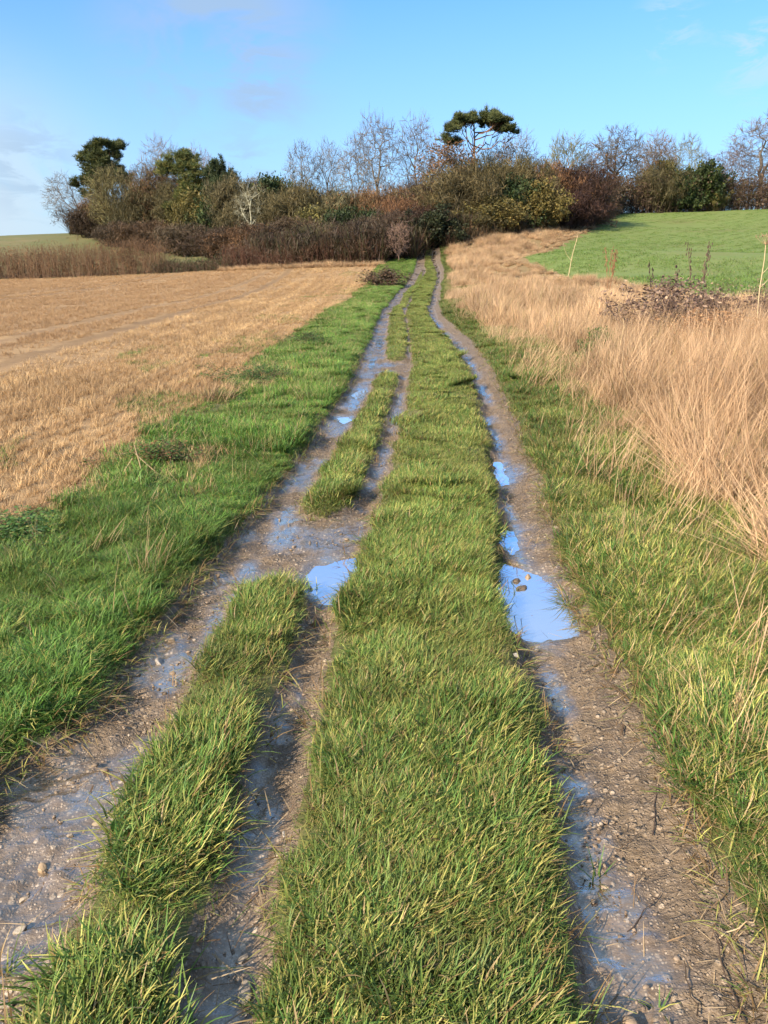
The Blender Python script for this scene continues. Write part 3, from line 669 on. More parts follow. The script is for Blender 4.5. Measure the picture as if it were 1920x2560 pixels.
def leaf_cards(rng, pts, size, cols, spread=.25, flat=0., up=.0, twiggy=False):
    """small four-cornered leaf faces scattered about the points"""
    n = len(pts); c = np.array(pts) + rng.normal(0, spread, (n, 3))
    a = rng.normal(0, 1, (n, 3)); a[:, 2] *= (1 - flat) * (1.9 if twiggy else 1); a /= np.linalg.norm(a, axis=1)[:, None]
    b = rng.normal(0, 1, (n, 3)); b[:, 2] += up; b -= a * (a * b).sum(1)[:, None]; b /= np.linalg.norm(b, axis=1)[:, None]
    s = (size * rng.uniform(.6, 1.4, n))[:, None]
    k_ = .10 if twiggy else .55
    V = np.stack([c - a * s, c + b * s * k_, c + a * s, c - b * s * k_], 1).reshape(-1, 3)
    F = np.arange(4 * n).reshape(n, 4)
    w = np.array([q[0] for q in cols], float); ch = rng.choice(len(cols), n, p=w / w.sum())
    C = np.repeat(np.array([q[1] for q in cols])[ch] * rng.uniform(.7, 1.3, (n, 1)), 4, 0)
    return V, F, C
def blob_points(rng, n, c, r, shell=.5):
    d = rng.normal(0, 1, (n, 3)); d /= np.linalg.norm(d, axis=1)[:, None]
    return np.array(c) + d * np.array(r) * (shell + (1 - shell) * rng.uniform(0, 1, (n, 1)) ** .5) * rng.uniform(.75, 1.08, (n, 1))

def fan_tree(seed, limbs=3, fork=.28, cz=.60, rz=.39, dens=1., bark=(.13, .11, .088), twig=(.165, .14, .11), leaves=None, lean=(0, 0), droop=0., multi=False, ivy=None, tr=.022, fine=.00105, inner=.35):
    """a broadleaf of unit height, crown about .62 wide: limbs divide again and again towards points spread through the crown; parts trunk, crown (and ivy)"""
    g = Grow(np.random.default_rng(seed)); r = g.rng
    n = int(620 * dens)
    d = r.normal(0, 1, (n, 3)); d /= np.linalg.norm(d, axis=1)[:, None]
    lump = .80 + .30 * fbm(d[:, 0] * 2.2 + seed, d[:, 1] * 2.2 + d[:, 2] * 1.7, seed, 2)
    q = (inner + (1 - inner) * r.uniform(0, 1, n) ** .55) * lump
    T = d * q[:, None] * np.array([.31, .31, rz]) + np.array([lean[0] * .5, lean[1] * .5, cz])
    T = T[T[:, 2] > fork * (.55 if multi else .8)]
    T[:, 2] *= 1 / np.percentile(T[:, 2], 99.5)
    z = np.linspace(-.02, fork, 6); tp = np.stack([lean[0] * .5 * (z / cz) ** 1.5 + .006 * np.sin(z * 23 + seed), lean[1] * .5 * z + .005 * np.cos(z * 19), z], 1)
    g.thick.append((tp, np.linspace(tr, tr * .72, 6)))
    def curve(p, d0, e, m):
        L_ = np.linalg.norm(e - p); t = np.linspace(0, 1, m)[:, None]
        c = p + d0 * L_ * .42; w = (1 - t) ** 2 * p + 2 * t * (1 - t) * c + t * t * e
        w[1:-1] += r.normal(0, L_ * .025, (m - 2, 3)); return w
    def rec(p, d0, P, rad, k):
        if len(P) <= 4:
            for e in P:
                w = curve(p, d0, e, 3); g.thin.append((w, np.array([max(rad * .55, fine * 1.4), fine * 1.2, fine]))); g.tips.append((e, unit(e - w[1])))
                L_ = np.linalg.norm(e - p)
                for j in range(4):
                    f = r.uniform(.25, 1.); s_ = w[1] + (w[2] - w[1]) * f if f > .5 else w[0] + (w[1] - w[0]) * f * 2
                    dd = unit(unit(e - w[1]) + r.normal(0, .28, 3) + np.array([0, 0, .35 - droop * 10])); h_ = .065 * r.uniform(.6, 1.4)
                    g.thin.append((np.array([s_, s_ + dd * h_]), np.array([fine * .95, fine * .6]))); g.tips.append((s_ + dd * h_, dd))
            return
        k = min(k, len(P) // 2)
        C = P[r.choice(len(P), k, replace=False)]
        for _ in range(4):
            lab = np.argmin(((P[:, None] - C[None]) ** 2).sum(2), 1); C = np.array([P[lab == i].mean(0) if (lab == i).any() else C[i] for i in range(k)])
        for i in range(k):
            Q = P[lab == i]
            if not len(Q): continue
            m = Q.mean(0); e = p + (m - p) * r.uniform(.42, .58); rr = max(rad * (len(Q) / len(P)) ** .40, fine * 1.5)
            w = curve(p, d0, e, 4); (g.thick if rr > .003 else g.thin).append((w, np.linspace(rr, rr * .85, 4)))
            rec(e, unit(w[-1] - w[-2]), Q, rr * .85, 2 if r.uniform() < .7 else 3)
    if multi:
        k = limbs; C = T[r.choice(len(T), k, replace=False)]
        lab = np.argmin(((T[:, None, :2] - C[None, :, :2]) ** 2).sum(2), 1)
        for i in range(k):
            if (lab == i).sum() > 4: rec(tp[2 + i % 4], np.array([0, 0, 1.]), T[lab == i], tr * .5, 2)
    else: rec(tp[-1], unit(tp[-1] - tp[-2]), T, tr * .8, limbs)
    trunk = part_mesh('trunk', g.thick, 6, bark, M_TWIG, r)
    ex = None
    if leaves:
        t = np.array([q[0] for q in g.tips]); n = leaves[0]
        t = t[r.integers(0, len(t), n)]
        if len(leaves) > 3: t = t[(t[:, 2] > leaves[3][0]) & (t[:, 2] < leaves[3][1])]
        keep = fbm(t[:, 0] * 9 + seed, (t[:, 2] + t[:, 1]) * 9, seed, 2) > leaves[2].get('gap', .3); t = t[keep]
        ex = [leaf_cards(r, t, leaves[1], leaves[2]['cols'], leaves[2].get('spread', .02), twiggy=leaves[2].get('twiggy', False))]
    crown = part_mesh('crown', g.thin, 3, twig, M_TWIG if not leaves else M_LEAF, r, ex)
    out = [('trunk', trunk), ('crown', crown)]
    if ivy:
        pts = []
        for q in range(ivy[0]):
            f = r.uniform(0, ivy[1]); i = f / max(tp[-1][2], .01) * 5
            c = tp[min(int(i), 5)] if f <= tp[-1][2] else g.thick[1][0][min(int((f - fork) * 20), 3)]
            pts.append([c[0], c[1], f])
        out.append(('ivy', part_mesh('ivy', None, 3, None, M_LEAF, r, [leaf_cards(r, np.array(pts), .014, [(1, (.03, .05, .014)), (.6, (.05, .07, .02))], .022)])))
    return out
def needle_clumps(rng, c, length, n=12, cols=None):
    """starry tufts of needles at the points c"""
    m = len(c); d = rng.normal(0, 1, (m, n, 3)); d[..., 2] = np.abs(d[..., 2]) * .9 + .1; d /= np.linalg.norm(d, axis=2)[..., None]
    s = np.cross(d, rng.normal(0, 1, (m, n, 3))); s /= np.linalg.norm(s, axis=2)[..., None]
    ln = length * rng.uniform(.6, 1.2, (m, n, 1)); C0_ = np.array(c)[:, None, :]
    V = np.stack([C0_ - s * length * .06, C0_ + s * length * .06, C0_ + d * ln + s * length * .015, C0_ + d * ln - s * length * .015], 2).reshape(-1, 3)
    F = np.arange(len(V)).reshape(-1, 4)
    k = rng.uniform(.7, 1.35, (m, 1, 1)); col = np.where(rng.uniform(0, 1, (m, 1, 1)) < .35, np.array(cols[1]), np.array(cols[0])) * k
    return V, F, np.repeat(np.repeat(col, n, 1).reshape(-1, 3), 4, 0)
def pine_tree(seed, pads, lean=(.05, 0), limbs=.4, bark=(.20, .11, .065), tr=.018, top=.9, cols=((.085, .105, .034), (.17, .17, .055)), dens=1.):
    """scots pine of unit height: bare trunk, limbs reaching to flat pads of needles. pads: (x, y, z, rx, ry, rz)"""
    g = Grow(np.random.default_rng(seed)); r = g.rng
    n = 10; z = np.linspace(-.02, top, n); tp = np.stack([lean[0] * z + .012 * np.sin(z * 7 + seed), lean[1] * z + .008 * np.cos(z * 5), z], 1)
    g.thick.append((tp, np.linspace(tr, tr * .35, n)))
    pts = []
    for (x, y, zz, rx, ry, rz) in pads:
        k0 = np.interp(min(zz - .05 - r.uniform(.02, .26), top - .02), z, np.arange(n)); i = min(int(k0), n - 2); b = tp[i] + (tp[i + 1] - tp[i]) * (k0 - i)
        e = np.array([x, y, zz - rz * .3]); L_ = np.linalg.norm(e - b)
        q = np.array([b + (e - b) * f + np.array([0, 0, -.10 * L_ * math.sin(f * 3.1)]) + (r.normal(0, .045 * L_, 3) if 0 < f < 1 else 0) for f in np.linspace(0, 1, 6)])
        if r.uniform() < limbs: g.thick.append((q, np.linspace(tr * .34, tr * .10, 6)))
        for _ in range(4):
            a = e + r.normal(0, 1, 3) * np.array([rx, ry, rz]) * .5; g.thin.append((np.array([q[4], (q[4] + a) / 2 + r.normal(0, .006, 3), a]), np.array([.003, .002, .0015])))
        m = int(1500 * dens * rx * ry * 14) + 14
        c = np.vstack([blob_points(r, m // 15 + 2, (x + r.uniform(-.85, .85) * rx, y + r.uniform(-.85, .85) * ry, zz + r.normal(0, rz * .7) + .01), (rx * r.uniform(.3, .6), ry * .5, rz * r.uniform(.8, 1.6)), .1) for _ in range(17)]); keep = fbm(c[:, 0] * 22 + seed, c[:, 1] * 22 + c[:, 2] * 30, seed, 2) > .42
        pts.append(c[keep])
    pts = np.vstack(pts)
    trunk = part_mesh('trunk', g.thick, 7, bark, M_TWIG, r)
    crown = part_mesh('crown', g.thin, 3, (.12, .08, .05), M_LEAF, r, [needle_clumps(r, pts, .046, 10, cols)])
    return [('trunk', trunk), ('crown', crown)]
def shrub(seed, stems=26, spread=.5, twig=(.16, .10, .065), leaf=None, nleaf=2500, size=.035, ball=False, arch=0., hollow=.35, twiggy=False):
    """a bush of unit height and about unit width, dense from the ground up; parts stems, crown"""
    g = Grow(np.random.default_rng(seed)); r = g.rng
    P = [dict(n=8, ang=.6, len=.5, r=.6, seg=3, wob=.16, trop=.03 - arch, t0=.15, thin=True), dict(n=7, ang=.7, len=.55, r=.6, seg=2, wob=.2, trop=-arch, t0=.1, thin=True, min=.0022)]
    for k in range(stems):
        a = r.uniform(0, 2 * math.pi); rr = math.sqrt(r.uniform(0, 1)); an = spread * rr * r.uniform(.7, 1.2)
        ln = (.62 + .33 * r.uniform()) * (1 - .18 * rr)
        bp, bd = g.branch((math.cos(a) * rr * .28, math.sin(a) * rr * .28, -.03), (math.cos(a) * math.sin(an), math.sin(a) * math.sin(an), math.cos(an)), ln, .009, .003, 6, .10, .0 - arch)
        g.spread(bp, bd, 0, ln, .005, P)
    ex = None
    if leaf:
        t = np.array([q[0] for q in g.tips]); t = t[r.integers(0, len(t), nleaf)]
        if ball:
            extra = blob_points(r, nleaf, (0, 0, .5), (.46, .46, .48), hollow); t = np.vstack([t, extra])
        t = t[t[:, 2] > 0]; t = t[fbm(t[:, 0] * 5 + seed, t[:, 1] * 5 + t[:, 2] * 6, seed, 3) > .36]
        ex = [leaf_cards(r, t, size, leaf, .03, twiggy=twiggy)]
    st = part_mesh('stems', g.thick, 4, twig, M_TWIG, r); cr = part_mesh('crown', g.thin, 3, twig, M_LEAF, r, ex)
    return [('stems', st), ('crown', cr)]
def place(name, meshes, x, y, top, width, label, category, unit_w=.62, tint=(1, 1, 1), yaw=0., group=None, deep=None, sink=.0):
    z = float(base_height(x, y)); h = top - z + sink
    e = link(name, None, loc=(x, y, z - sink)); e.empty_display_size = .3
    e['label'] = label; e['category'] = category
    if group: e['group'] = group
    for nm, me in meshes:
        c = link(nm, me, e); c.color = (tint[0], tint[1], tint[2], 1)
        if nm == 'stems': c['kind'] = 'stuff'
        w = width / unit_w; c.scale = (w, (deep / unit_w) if deep else w, h)
        c.rotation_euler = (0, 0, yaw) if abs(yaw) < 9 else (0, 0, 0)
    return e

BR = [(1, (0.173, 0.093, 0.042)), (.5, (0.240, 0.128, 0.060)), (.3, (0.120, 0.075, 0.042))]           # dead brown oak leaf
OL = [(1, (.105, .088, .040)), (.6, (.145, .115, .052)), (.3, (.075, .065, .032))]            # olive
YG = [(1, (.165, .135, .038)), (.6, (.12, .105, .036)), (.3, (.21, .16, .05))]             # yellow green
EV = [(1, (0.030, 0.051, 0.018)), (.5, (0.053, 0.078, 0.026)), (.2, (0.090, 0.105, 0.030))]           # evergreen
RD = [(1, (.112, .074, .047)), (.5, (.085, .06, .036)), (.3, (.14, .09, .052))]
F_A = fan_tree(11, 3, .30); F_B = fan_tree(12, 3, .27, cz=.58, rz=.41); F_C = fan_tree(13, 2, .34, cz=.63, rz=.37); F_D = fan_tree(14, 4, .22, cz=.55, rz=.42, dens=.9)
F_IVY = fan_tree(15, 2, .36, cz=.66, rz=.34, dens=.8, ivy=(700, .42)); F_IVY2 = fan_tree(16, 3, .30, cz=.6, dens=.9, ivy=(500, .30))
F_LEAN = fan_tree(17, 4, .16, cz=.56, rz=.44, lean=(-.62, 0), droop=.03, bark=(.12, .10, .085))
F_OAK = fan_tree(18, 4, .42, cz=.64, rz=.37, leaves=(2600, .009, dict(cols=BR, gap=.45, spread=.012), (.25, .72)), bark=(.10, .07, .05), fine=.0014, inner=.2)
F_BROWN = fan_tree(19, 4, .18, cz=.55, rz=.45, leaves=(7000, .011, dict(cols=BR, gap=.28, spread=.02)))
F_BROWN2 = fan_tree(20, 3, .28, cz=.6, rz=.4, leaves=(3600, .011, dict(cols=BR, gap=.42, spread=.02)))
F_OLIVE = fan_tree(21, 7, .16, cz=.55, rz=.46, leaves=(9000, .022, dict(cols=OL, gap=.22, spread=.025, twiggy=True)), bark=(.30, .28, .15), twig=(.24, .21, .09), multi=True, ivy=(450, .2), fine=.0016)
F_DOME = fan_tree(22, 7, .20, cz=.55, rz=.45, bark=(.16, .15, .09), twig=(.165, .155, .08), multi=True, fine=.0015)
F_UP = fan_tree(23, 3, .30, bark=(.16, .155, .09), twig=(.17, .16, .08), dens=.8, fine=.0014)
F_PALE = fan_tree(24, 3, .36, cz=.66, rz=.33, dens=.35, bark=(.44, .42, .30), twig=(.34, .32, .22), tr=.026)
F_MAUVE = fan_tree(25, 4, .20, cz=.55, rz=.44, leaves=(1500, .009, dict(cols=[(1, (.17, .10, .08)), (1, (.13, .08, .065))], gap=.3, spread=.02)), twig=(.20, .145, .12))

place('bare_tree', F_LEAN, -44.8, 124, 14.0, 6.2, 'leaning leafless tree at the far left end of the wood, reaching out over the pasture', 'tree')
pads_left = [(.07, 0, .90, .08, .08, .03), (.10, .02, .84, .06, .06, .03), (-.22, .04, .86, .12, .1, .025), (-.06, -.04, .83, .12, .1, .03), (-.12, .03, .66, .16, .12, .04), (.02, -.06, .62, .14, .12, .04), (.0, 0, .965, .17, .13, .022), (-.13, .02, .935, .11, .10, .02), (.10, .02, .95, .10, .1, .02), (-.10, .02, .88, .13, .10, .022), (-.16, -.02, .80, .17, .12, .03), (-.02, -.05, .745, .13, .12, .05), (-.05, 0, .70, .20, .14, .05), (-.24, .0, .61, .16, .10, .03), (-.32, 0, .56, .12, .09, .028), (-.12, -.05, .55, .14, .12, .05), (-.20, 0, .44, .13, .10, .05), (.12, .06, .62, .12, .12, .05)]
place('pine_tree', pine_tree(31, pads_left, (.04, 0), cols=((.06, .074, .026), (.115, .12, .04))), -39.5, 120, 17.7, 8.0, 'flat-topped pine with layered dark pads above the olive tree at the left end', 'tree', unit_w=.62, yaw=10)
place('ivied_tree', F_OLIVE, -36.7, 112, 13.3, 7.4, 'broad olive green many-stemmed tree with ivy at its foot, left end of the wood', 'tree')
place('bare_tree', F_B, -33.4, 126, 18.9, 7.2, 'pale rounded leafless crown just right of the left flat-topped pine', 'tree', tint=(1.25, 1.2, 1.2))
place('bare_tree', F_D, -28.4, 128, 17.9, 6.0, 'reddish leafless crown behind the two middle pines on the left', 'tree', tint=(1.4, 1.05, .9), yaw=2)
pads_mid = [(-.12, 0, .93, .17, .15, .06), (.02, .03, .97, .11, .10, .04), (-.26, 0, .83, .16, .14, .05), (.02, -.05, .84, .16, .14, .05), (.20, 0, .72, .20, .15, .05), (.05, -.06, .66, .18, .15, .05), (.30, 0, .62, .12, .1, .04), (-.05, 0, .55, .14, .13, .05), (.12, -.1, .46, .18, .14, .05), (.32, -.02, .42, .12, .1, .05), (-.18, -.02, .38, .16, .12, .05)]
place('pine_tree', pine_tree(32, pads_mid, (.10, 0), cols=((.09, .11, .034), (.19, .18, .055))), -24.2, 104, 14.1, 6.0, 'bushy yellow green pine left of centre with sky showing through its trunk', 'tree', yaw=10)
pads_dark = [(0, 0, .95, .12, .12, .05), (-.08, 0, .85, .2, .16, .06), (.14, 0, .80, .18, .15, .06), (0, -.05, .70, .26, .2, .07), (-.14, 0, .58, .2, .16, .06), (.16, 0, .55, .22, .16, .07), (0, 0, .42, .26, .2, .08), (.05, 0, .28, .22, .2, .08)]
place('pine_tree', pine_tree(33, pads_dark, (.02, 0), cols=((.045, .064, .026), (.075, .095, .035)), dens=1.3), -20.2, 102, 13.1, 4.3, 'dark dense pine right of the bushy yellow green one', 'tree', yaw=10)
place('bare_tree', F_PALE, -14.3, 88, 9.4, 4.0, 'small tree with pale forked sunlit limbs in front of the dark round evergreen', 'tree', yaw=1)
place('evergreen_oak', shrub(41, 20, .6, (.08, .06, .04), EV, 9000, .026, ball=True), -13.0, 98, 11.5, 5.2, 'dark round-headed evergreen tree among the leafless ones', 'tree', unit_w=1.0)
place('bare_tree', F_A, -9.9, 100, 14.8, 4.8, 'leafless tree with open rounded crown, first right of the dark round evergreen', 'tree', yaw=.5)
place('bare_tree', F_IVY, -6.8, 101, 15.2, 4.2, 'leafless tree with ivy-clad lower trunk, second right of the dark evergreen', 'tree', yaw=1.2)
place('bare_tree', F_IVY2, -3.4, 98, 15.2, 4.8, 'spreading leafless tree with ivied base just left of the tallest pair', 'tree', yaw=2.2)
place('bare_tree', F_C, -.8, 96, 17.0, 5.6, 'tall fan-shaped leafless tree, left one of the tallest pair', 'tree', yaw=.3)
place('bare_tree', F_B, 3.9, 97, 17.0, 5.8, 'tall fan-shaped leafless tree, right one of the tallest pair', 'tree', yaw=1.9)
_r = np.random.default_rng(77); pads_big = []
for k in range(21):                      # an umbrella of small uneven pads, sagging on the left
    x = _r.uniform(-.36, .40); z = .90 + .06 * (1 - (x / .4) ** 2) + _r.normal(0, .016) - (.05 if x < -.22 else 0) - (.03 if x > .3 else 0)
    w = _r.uniform(.05, .11); pads_big.append((x, _r.uniform(-.2, .2), z, w, w, _r.uniform(.010, .02)))
pads_big += [(-.24, .05, .77, .08, .07, .018), (-.38, 0, .80, .07, .06, .02), (-.30, -.03, .775, .06, .05, .02), (.46, 0, .845, .06, .05, .012), (.10, 0, .99, .05, .05, .02), (.22, .05, 1.0, .04, .04, .02), (-.06, -.1, .97, .05, .05, .02)]
place('pine_tree', pine_tree(34, pads_big, (-.03, 0), tr=.020, top=.93, cols=((.062, .076, .026), (.125, .13, .042))), 9.3, 86, 15.6, 5.2, 'large umbrella-topped pine with bare reddish trunk above the track entrance', 'tree', yaw=10)
place('brown_leaved_tree', F_BROWN, 6.4, 83, 12.4, 6.6, 'brown-leaved oak below and left of the big umbrella pine', 'tree')
place('brown_leaved_tree', F_BROWN2, 11.9, 88, 13.4, 5.2, 'brown-leaved tree below and right of the big umbrella pine', 'tree', yaw=1)
place('bare_tree', F_D, 14.6, 92, 14.8, 5.4, 'leafless tree with low spreading crown right of the big umbrella pine', 'tree', yaw=4)
place('bare_tree', F_DOME, 23.5, 108, 16.9, 6.8, 'olive tinged leafless dome-shaped tree, first of those along the right skyline', 'tree')
place('oak_tree', F_OAK, 32, 116, 18.9, 8.6, 'dark-trunked oak with a few brown leaves on level limbs, right skyline', 'tree')
place('bare_tree', F_A, 39.6, 122, 19.2, 7.4, 'pale leafless crown behind the brown domed tree on the right skyline', 'tree', yaw=3, tint=(1.3, 1.25, 1.25))
place('brown_leaved_tree', F_BROWN2, 37.0, 114, 17.1, 5.4, 'brown domed tree right of the oak on the right skyline', 'tree', yaw=2.4)
place('bare_tree', F_UP, 41.6, 115, 17.9, 5.2, 'upright olive-limbed leafless tree right of the brown domed one', 'tree', yaw=1)
place('bare_tree', F_C, 53.4, 118, 20.3, 11.5, 'large pale fan-shaped leafless tree at the right edge of the picture', 'tree', yaw=1, tint=(1.2, 1.15, 1.15))
place('bare_tree', F_MAUVE, 48.6, 116, 16.6, 6.0, 'mauve-brown twiggy tree beside the large fan-shaped one at the right edge', 'tree')
place('bare_tree', F_MAUVE, 45.6, 117, 15.6, 5.0, 'lower mauve-brown twiggy tree next to the dark green conifer', 'tree', yaw=2)
place('bare_tree', F_MAUVE, 27.6, 113, 15.2, 5.0, 'thin mauve-brown tree between the olive dome and the oak', 'tree', yaw=1, tint=(.9, .9, .9))
place('evergreen_tree', shrub(42, 22, .55, (.07, .055, .035), EV, 9000, .028, ball=True), 42.9, 112.6, 14.5, 5.6, 'dark green spreading evergreen in the right hedge below the upright olive tree', 'tree', unit_w=1., tint=(.85, .8, .62))

F_OLV2 = fan_tree(26, 6, .14, cz=.54, rz=.46, leaves=(10000, .022, dict(cols=OL, gap=.2, spread=.025, twiggy=True)), bark=(.17, .155, .09), twig=(.15, .13, .06), multi=True, fine=.0016)
F_BRN3 = fan_tree(27, 6, .14, cz=.54, rz=.46, leaves=(9000, .020, dict(cols=BR + OL, gap=.25, spread=.025, twiggy=True)), bark=(.15, .12, .08), twig=(.14, .10, .06), multi=True, fine=.0016)
for m_, x, y, top, w, lab, t_, ya in ((F_BRN3, -30.8, 109, 13.2, 6.6, 'brown twiggy tree between the ivied tree and the bushy pine', 1., 0), (F_OLV2, -26.8, 106, 11.4, 6.2, 'olive twiggy tree in front of the bushy pine', 1., 1),
     (F_OLV2, -18.2, 99, 10.6, 6.6, 'olive twiggy tree right of the dark dense pine', .95, 2), (F_BRN3, -15.4, 101, 11., 5.6, 'brown twiggy tree behind the pale forked tree', .9, 3), (F_OLV2, -9.6, 93, 9.4, 7., 'olive twiggy tree right of the dark round evergreen', 1., 4),
     (F_BRN3, -5.6, 92, 8.8, 6.4, 'brown twiggy tree below the ivy-clad leafless tree', .9, 1.5), (F_OLV2, -1.6, 91, 8.6, 6.4, 'olive twiggy tree below the left one of the tallest pair', .9, 2.5), (F_BRN3, 2.2, 89, 9.0, 6.2, 'brown twiggy tree below the right one of the tallest pair', .9, .5),
     (F_OLV2, 9.4, 82.5, 11.2, 7.2, 'olive twiggy tree in front of the big umbrella pine', 1., .8), (F_OLV2, 14.8, 86, 11.6, 6.2, 'olive twiggy tree behind the rounded thicket corner', .9, 3.3)):
    place('twiggy_tree', m_, x, y, top, w, lab, 'tree', tint=(t_, t_, t_), yaw=ya)
place('shrub', shrub(57, 22, .7, (.04, .032, .02), [(1, (.022, .028, .012)), (.4, (.04, .045, .018))], 9000, .03, ball=True, hollow=.1), 4.3, 71.6, 5.9, 3.8, 'near-black bush added to stand in for the deep shade of the track entrance', 'bush', unit_w=1.)  # added bush; shade of the track opening is put into its leaf colours

# the shrub layer of the wood: six kinds, each bush an individual
S_RED = shrub(51, 34, .55, (.12, .08, .052), RD, 9000, .045, ball=True, hollow=.2, twiggy=True); S_OLV = shrub(52, 30, .6, (.14, .12, .055), OL, 11000, .042, ball=True, hollow=.2, twiggy=True); S_BRN = shrub(53, 34, .6, (.12, .075, .045), BR, 10000, .036, ball=True, hollow=.2, twiggy=True)
S_YG = shrub(54, 28, .6, (.15, .13, .05), YG, 9000, .023, ball=True, hollow=.3); S_EV = shrub(55, 24, .7, (.06, .05, .03), EV, 9000, .026, ball=True); S_DRK = shrub(56, 36, .6, (.075, .045, .035), [(1, (.055, .03, .024)), (.5, (.085, .045, .03))], 11000, .040, ball=True, hollow=.2, twiggy=True)
KINDS = dict(r=(S_RED, 'red-brown leafless'), o=(S_OLV, 'olive green twiggy'), b=(S_BRN, 'brown-leaved'), y=(S_YG, 'yellow green leafy'), e=(S_EV, 'dark evergreen'), d=(S_DRK, 'dark purplish brown'))
SHRUBS = [
 ('r', -41.5, 116.5, 8.6, 5.5, 'low dark red-brown bush at the very left foot of the wood'), ('b', -40.3, 118, 10.2, 4.5, 'brown bush just above the low red one at the left end of the wood'),
 ('o', -31.6, 109, 10.6, 6.0, 'olive bush right of the ivied many-stemmed tree'), ('b', -29.9, 112, 12.4, 5.0, 'brown bushy tree behind the olive bush left of the bushy pine'),
 ('r', -34.0, 106, 6.6, 6.4, 'red-brown brambles at the foot of the ivied many-stemmed tree'), ('r', -28.4, 101, 6.4, 6.8, 'red-brown brambles right of the ivied tree, on the pasture edge'),
 ('y', -22.9, 100, 9.0, 4.6, 'yellow green bush at the foot of the bushy yellow green pine'), ('e', -20.4, 98, 7.8, 4.2, 'dark evergreen bush under the dark dense pine'),
 ('o', -17.4, 97, 10.4, 6.0, 'olive bush between the dark dense pine and the pale forked tree'), ('r', -22.0, 92.5, 5.8, 6.0, 'red-brown thicket on the slope below the dark dense pine'),
 ('o', -11.6, 90, 8.4, 5.4, 'olive bush below the dark round evergreen tree'), ('o', -8.6, 88, 9.6, 6.0, 'tall olive bush below the first leafless tree right of the evergreen'),
 ('r', -15.8, 83, 4.9, 6.2, 'red-brown thicket at the left of the low dark brambles'), ('b', -12.2, 79, 5.0, 6.0, 'brown thicket second from the left along the stubble'),
 ('r', -8.6, 76, 5.6, 6.0, 'red-brown thicket in the middle of the stubble edge'), ('y', -7.4, 82, 6.8, 4.0, 'yellowish bush above the middle red-brown thicket'),
 ('o', -4.8, 86, 8.8, 5.4, 'olive bush below the ivy-clad leafless trees'), ('o', -5.0, 72.5, 4.8, 5.4, 'olive brown thicket near the right end of the stubble edge'),
 ('e', -4.0, 78, 6.4, 3.2, 'small dark evergreen bush between olive and red-brown ones'), ('b', -1.8, 86, 8.9, 5.2, 'brown bush below the left one of the tallest pair'),
 ('e', -1.2, 77, 6.3, 3.4, 'small dark evergreen bush left of the leafless sapling'), ('r', -1.4, 70, 5.2, 5.0, 'red-brown thicket just left of the leafless sapling'), ('r', 1.6, 73.5, 6.0, 5.0, 'red-brown thicket behind the leafless sapling'),
 ('b', 1.4, 85, 9.2, 5.4, 'brown bush between the tallest pair of leafless trees'), ('d', 4.2, 82, 8.8, 5.4, 'dark purplish bush below the right one of the tallest pair'),
 ('b', 2.4, 78, 7.4, 4.6, 'brown bush above the dark track entrance'), ('d', 3.6, 76, 6.4, 4.0, 'dark bush overhanging the track entrance from the left'),
 ('o', 7.4, 79, 9.6, 6.6, 'olive bush below the big umbrella pine'), ('y', 10.1, 76, 7.3, 4.8, 'bright yellow green bush right of the track entrance'), ('o', 7.3, 74.5, 6.0, 4.0, 'low olive bush at the right of the track entrance'),
 ('e', 12.7, 80, 8.6, 4.2, 'dark evergreen bush right of the bright yellow green bush'), ('o', 13.6, 83, 10.4, 5.8, 'olive bush below the low spreading leafless tree'),
 ('y', 14.6, 79.5, 8.2, 4.4, 'yellowish bush at the front of the rounded thicket corner'), ('b', 17.4, 87, 11.6, 5.6, 'brown bush on top of the rounded thicket corner'),
 ('d', 20.4, 87.5, 11.2, 6.2, 'large dark purplish bush forming the right corner of the wood'), ('d', 18.0, 83.5, 8.6, 5.4, 'dark brown bush at the foot of the right corner of the wood'), ('b', 22.4, 91, 9.2, 4.6, 'brown bush behind the right corner where the hedge begins'),
 ('o', 10.6, 84, 10.2, 5.4, 'olive bush between the brown-leaved trees'), ('d', 16.2, 86, 9.6, 5, 'dark bush in the middle of the rounded thicket corner'),
 ('o', 36.4, 111.6, 14.0, 5.4, 'olive bush in the right hedge below the brown domed tree'), ('e', 39.4, 111.4, 13.2, 4.6, 'dark evergreen bush in the right hedge left of the spreading evergreen'), ('y', 37.8, 112.4, 14.8, 3.8, 'yellow topped bush in the right hedge'), ('y', 44.6, 111.6, 11.4, 2.6, 'small yellow bush at the foot of the spreading evergreen')]
for i, (k, x, y, top, w, lab) in enumerate(SHRUBS):
    j = rng.uniform(.75, 1.1) if k not in 'rd' else rng.uniform(.6, .9)
    place('shrub', KINDS[k][0], x, y, top + (.9 if (top - float(base_height(x, y))) > 3.6 and (x < -14 or x > 5) and x < 16 else .1), w * 1.12, lab, 'bush', unit_w=1.0, tint=(j * rng.uniform(.93, 1.07), j, j * rng.uniform(.9, 1.05)), yaw=rng.uniform(0, 6), group='bushes of the wood', sink=.15)

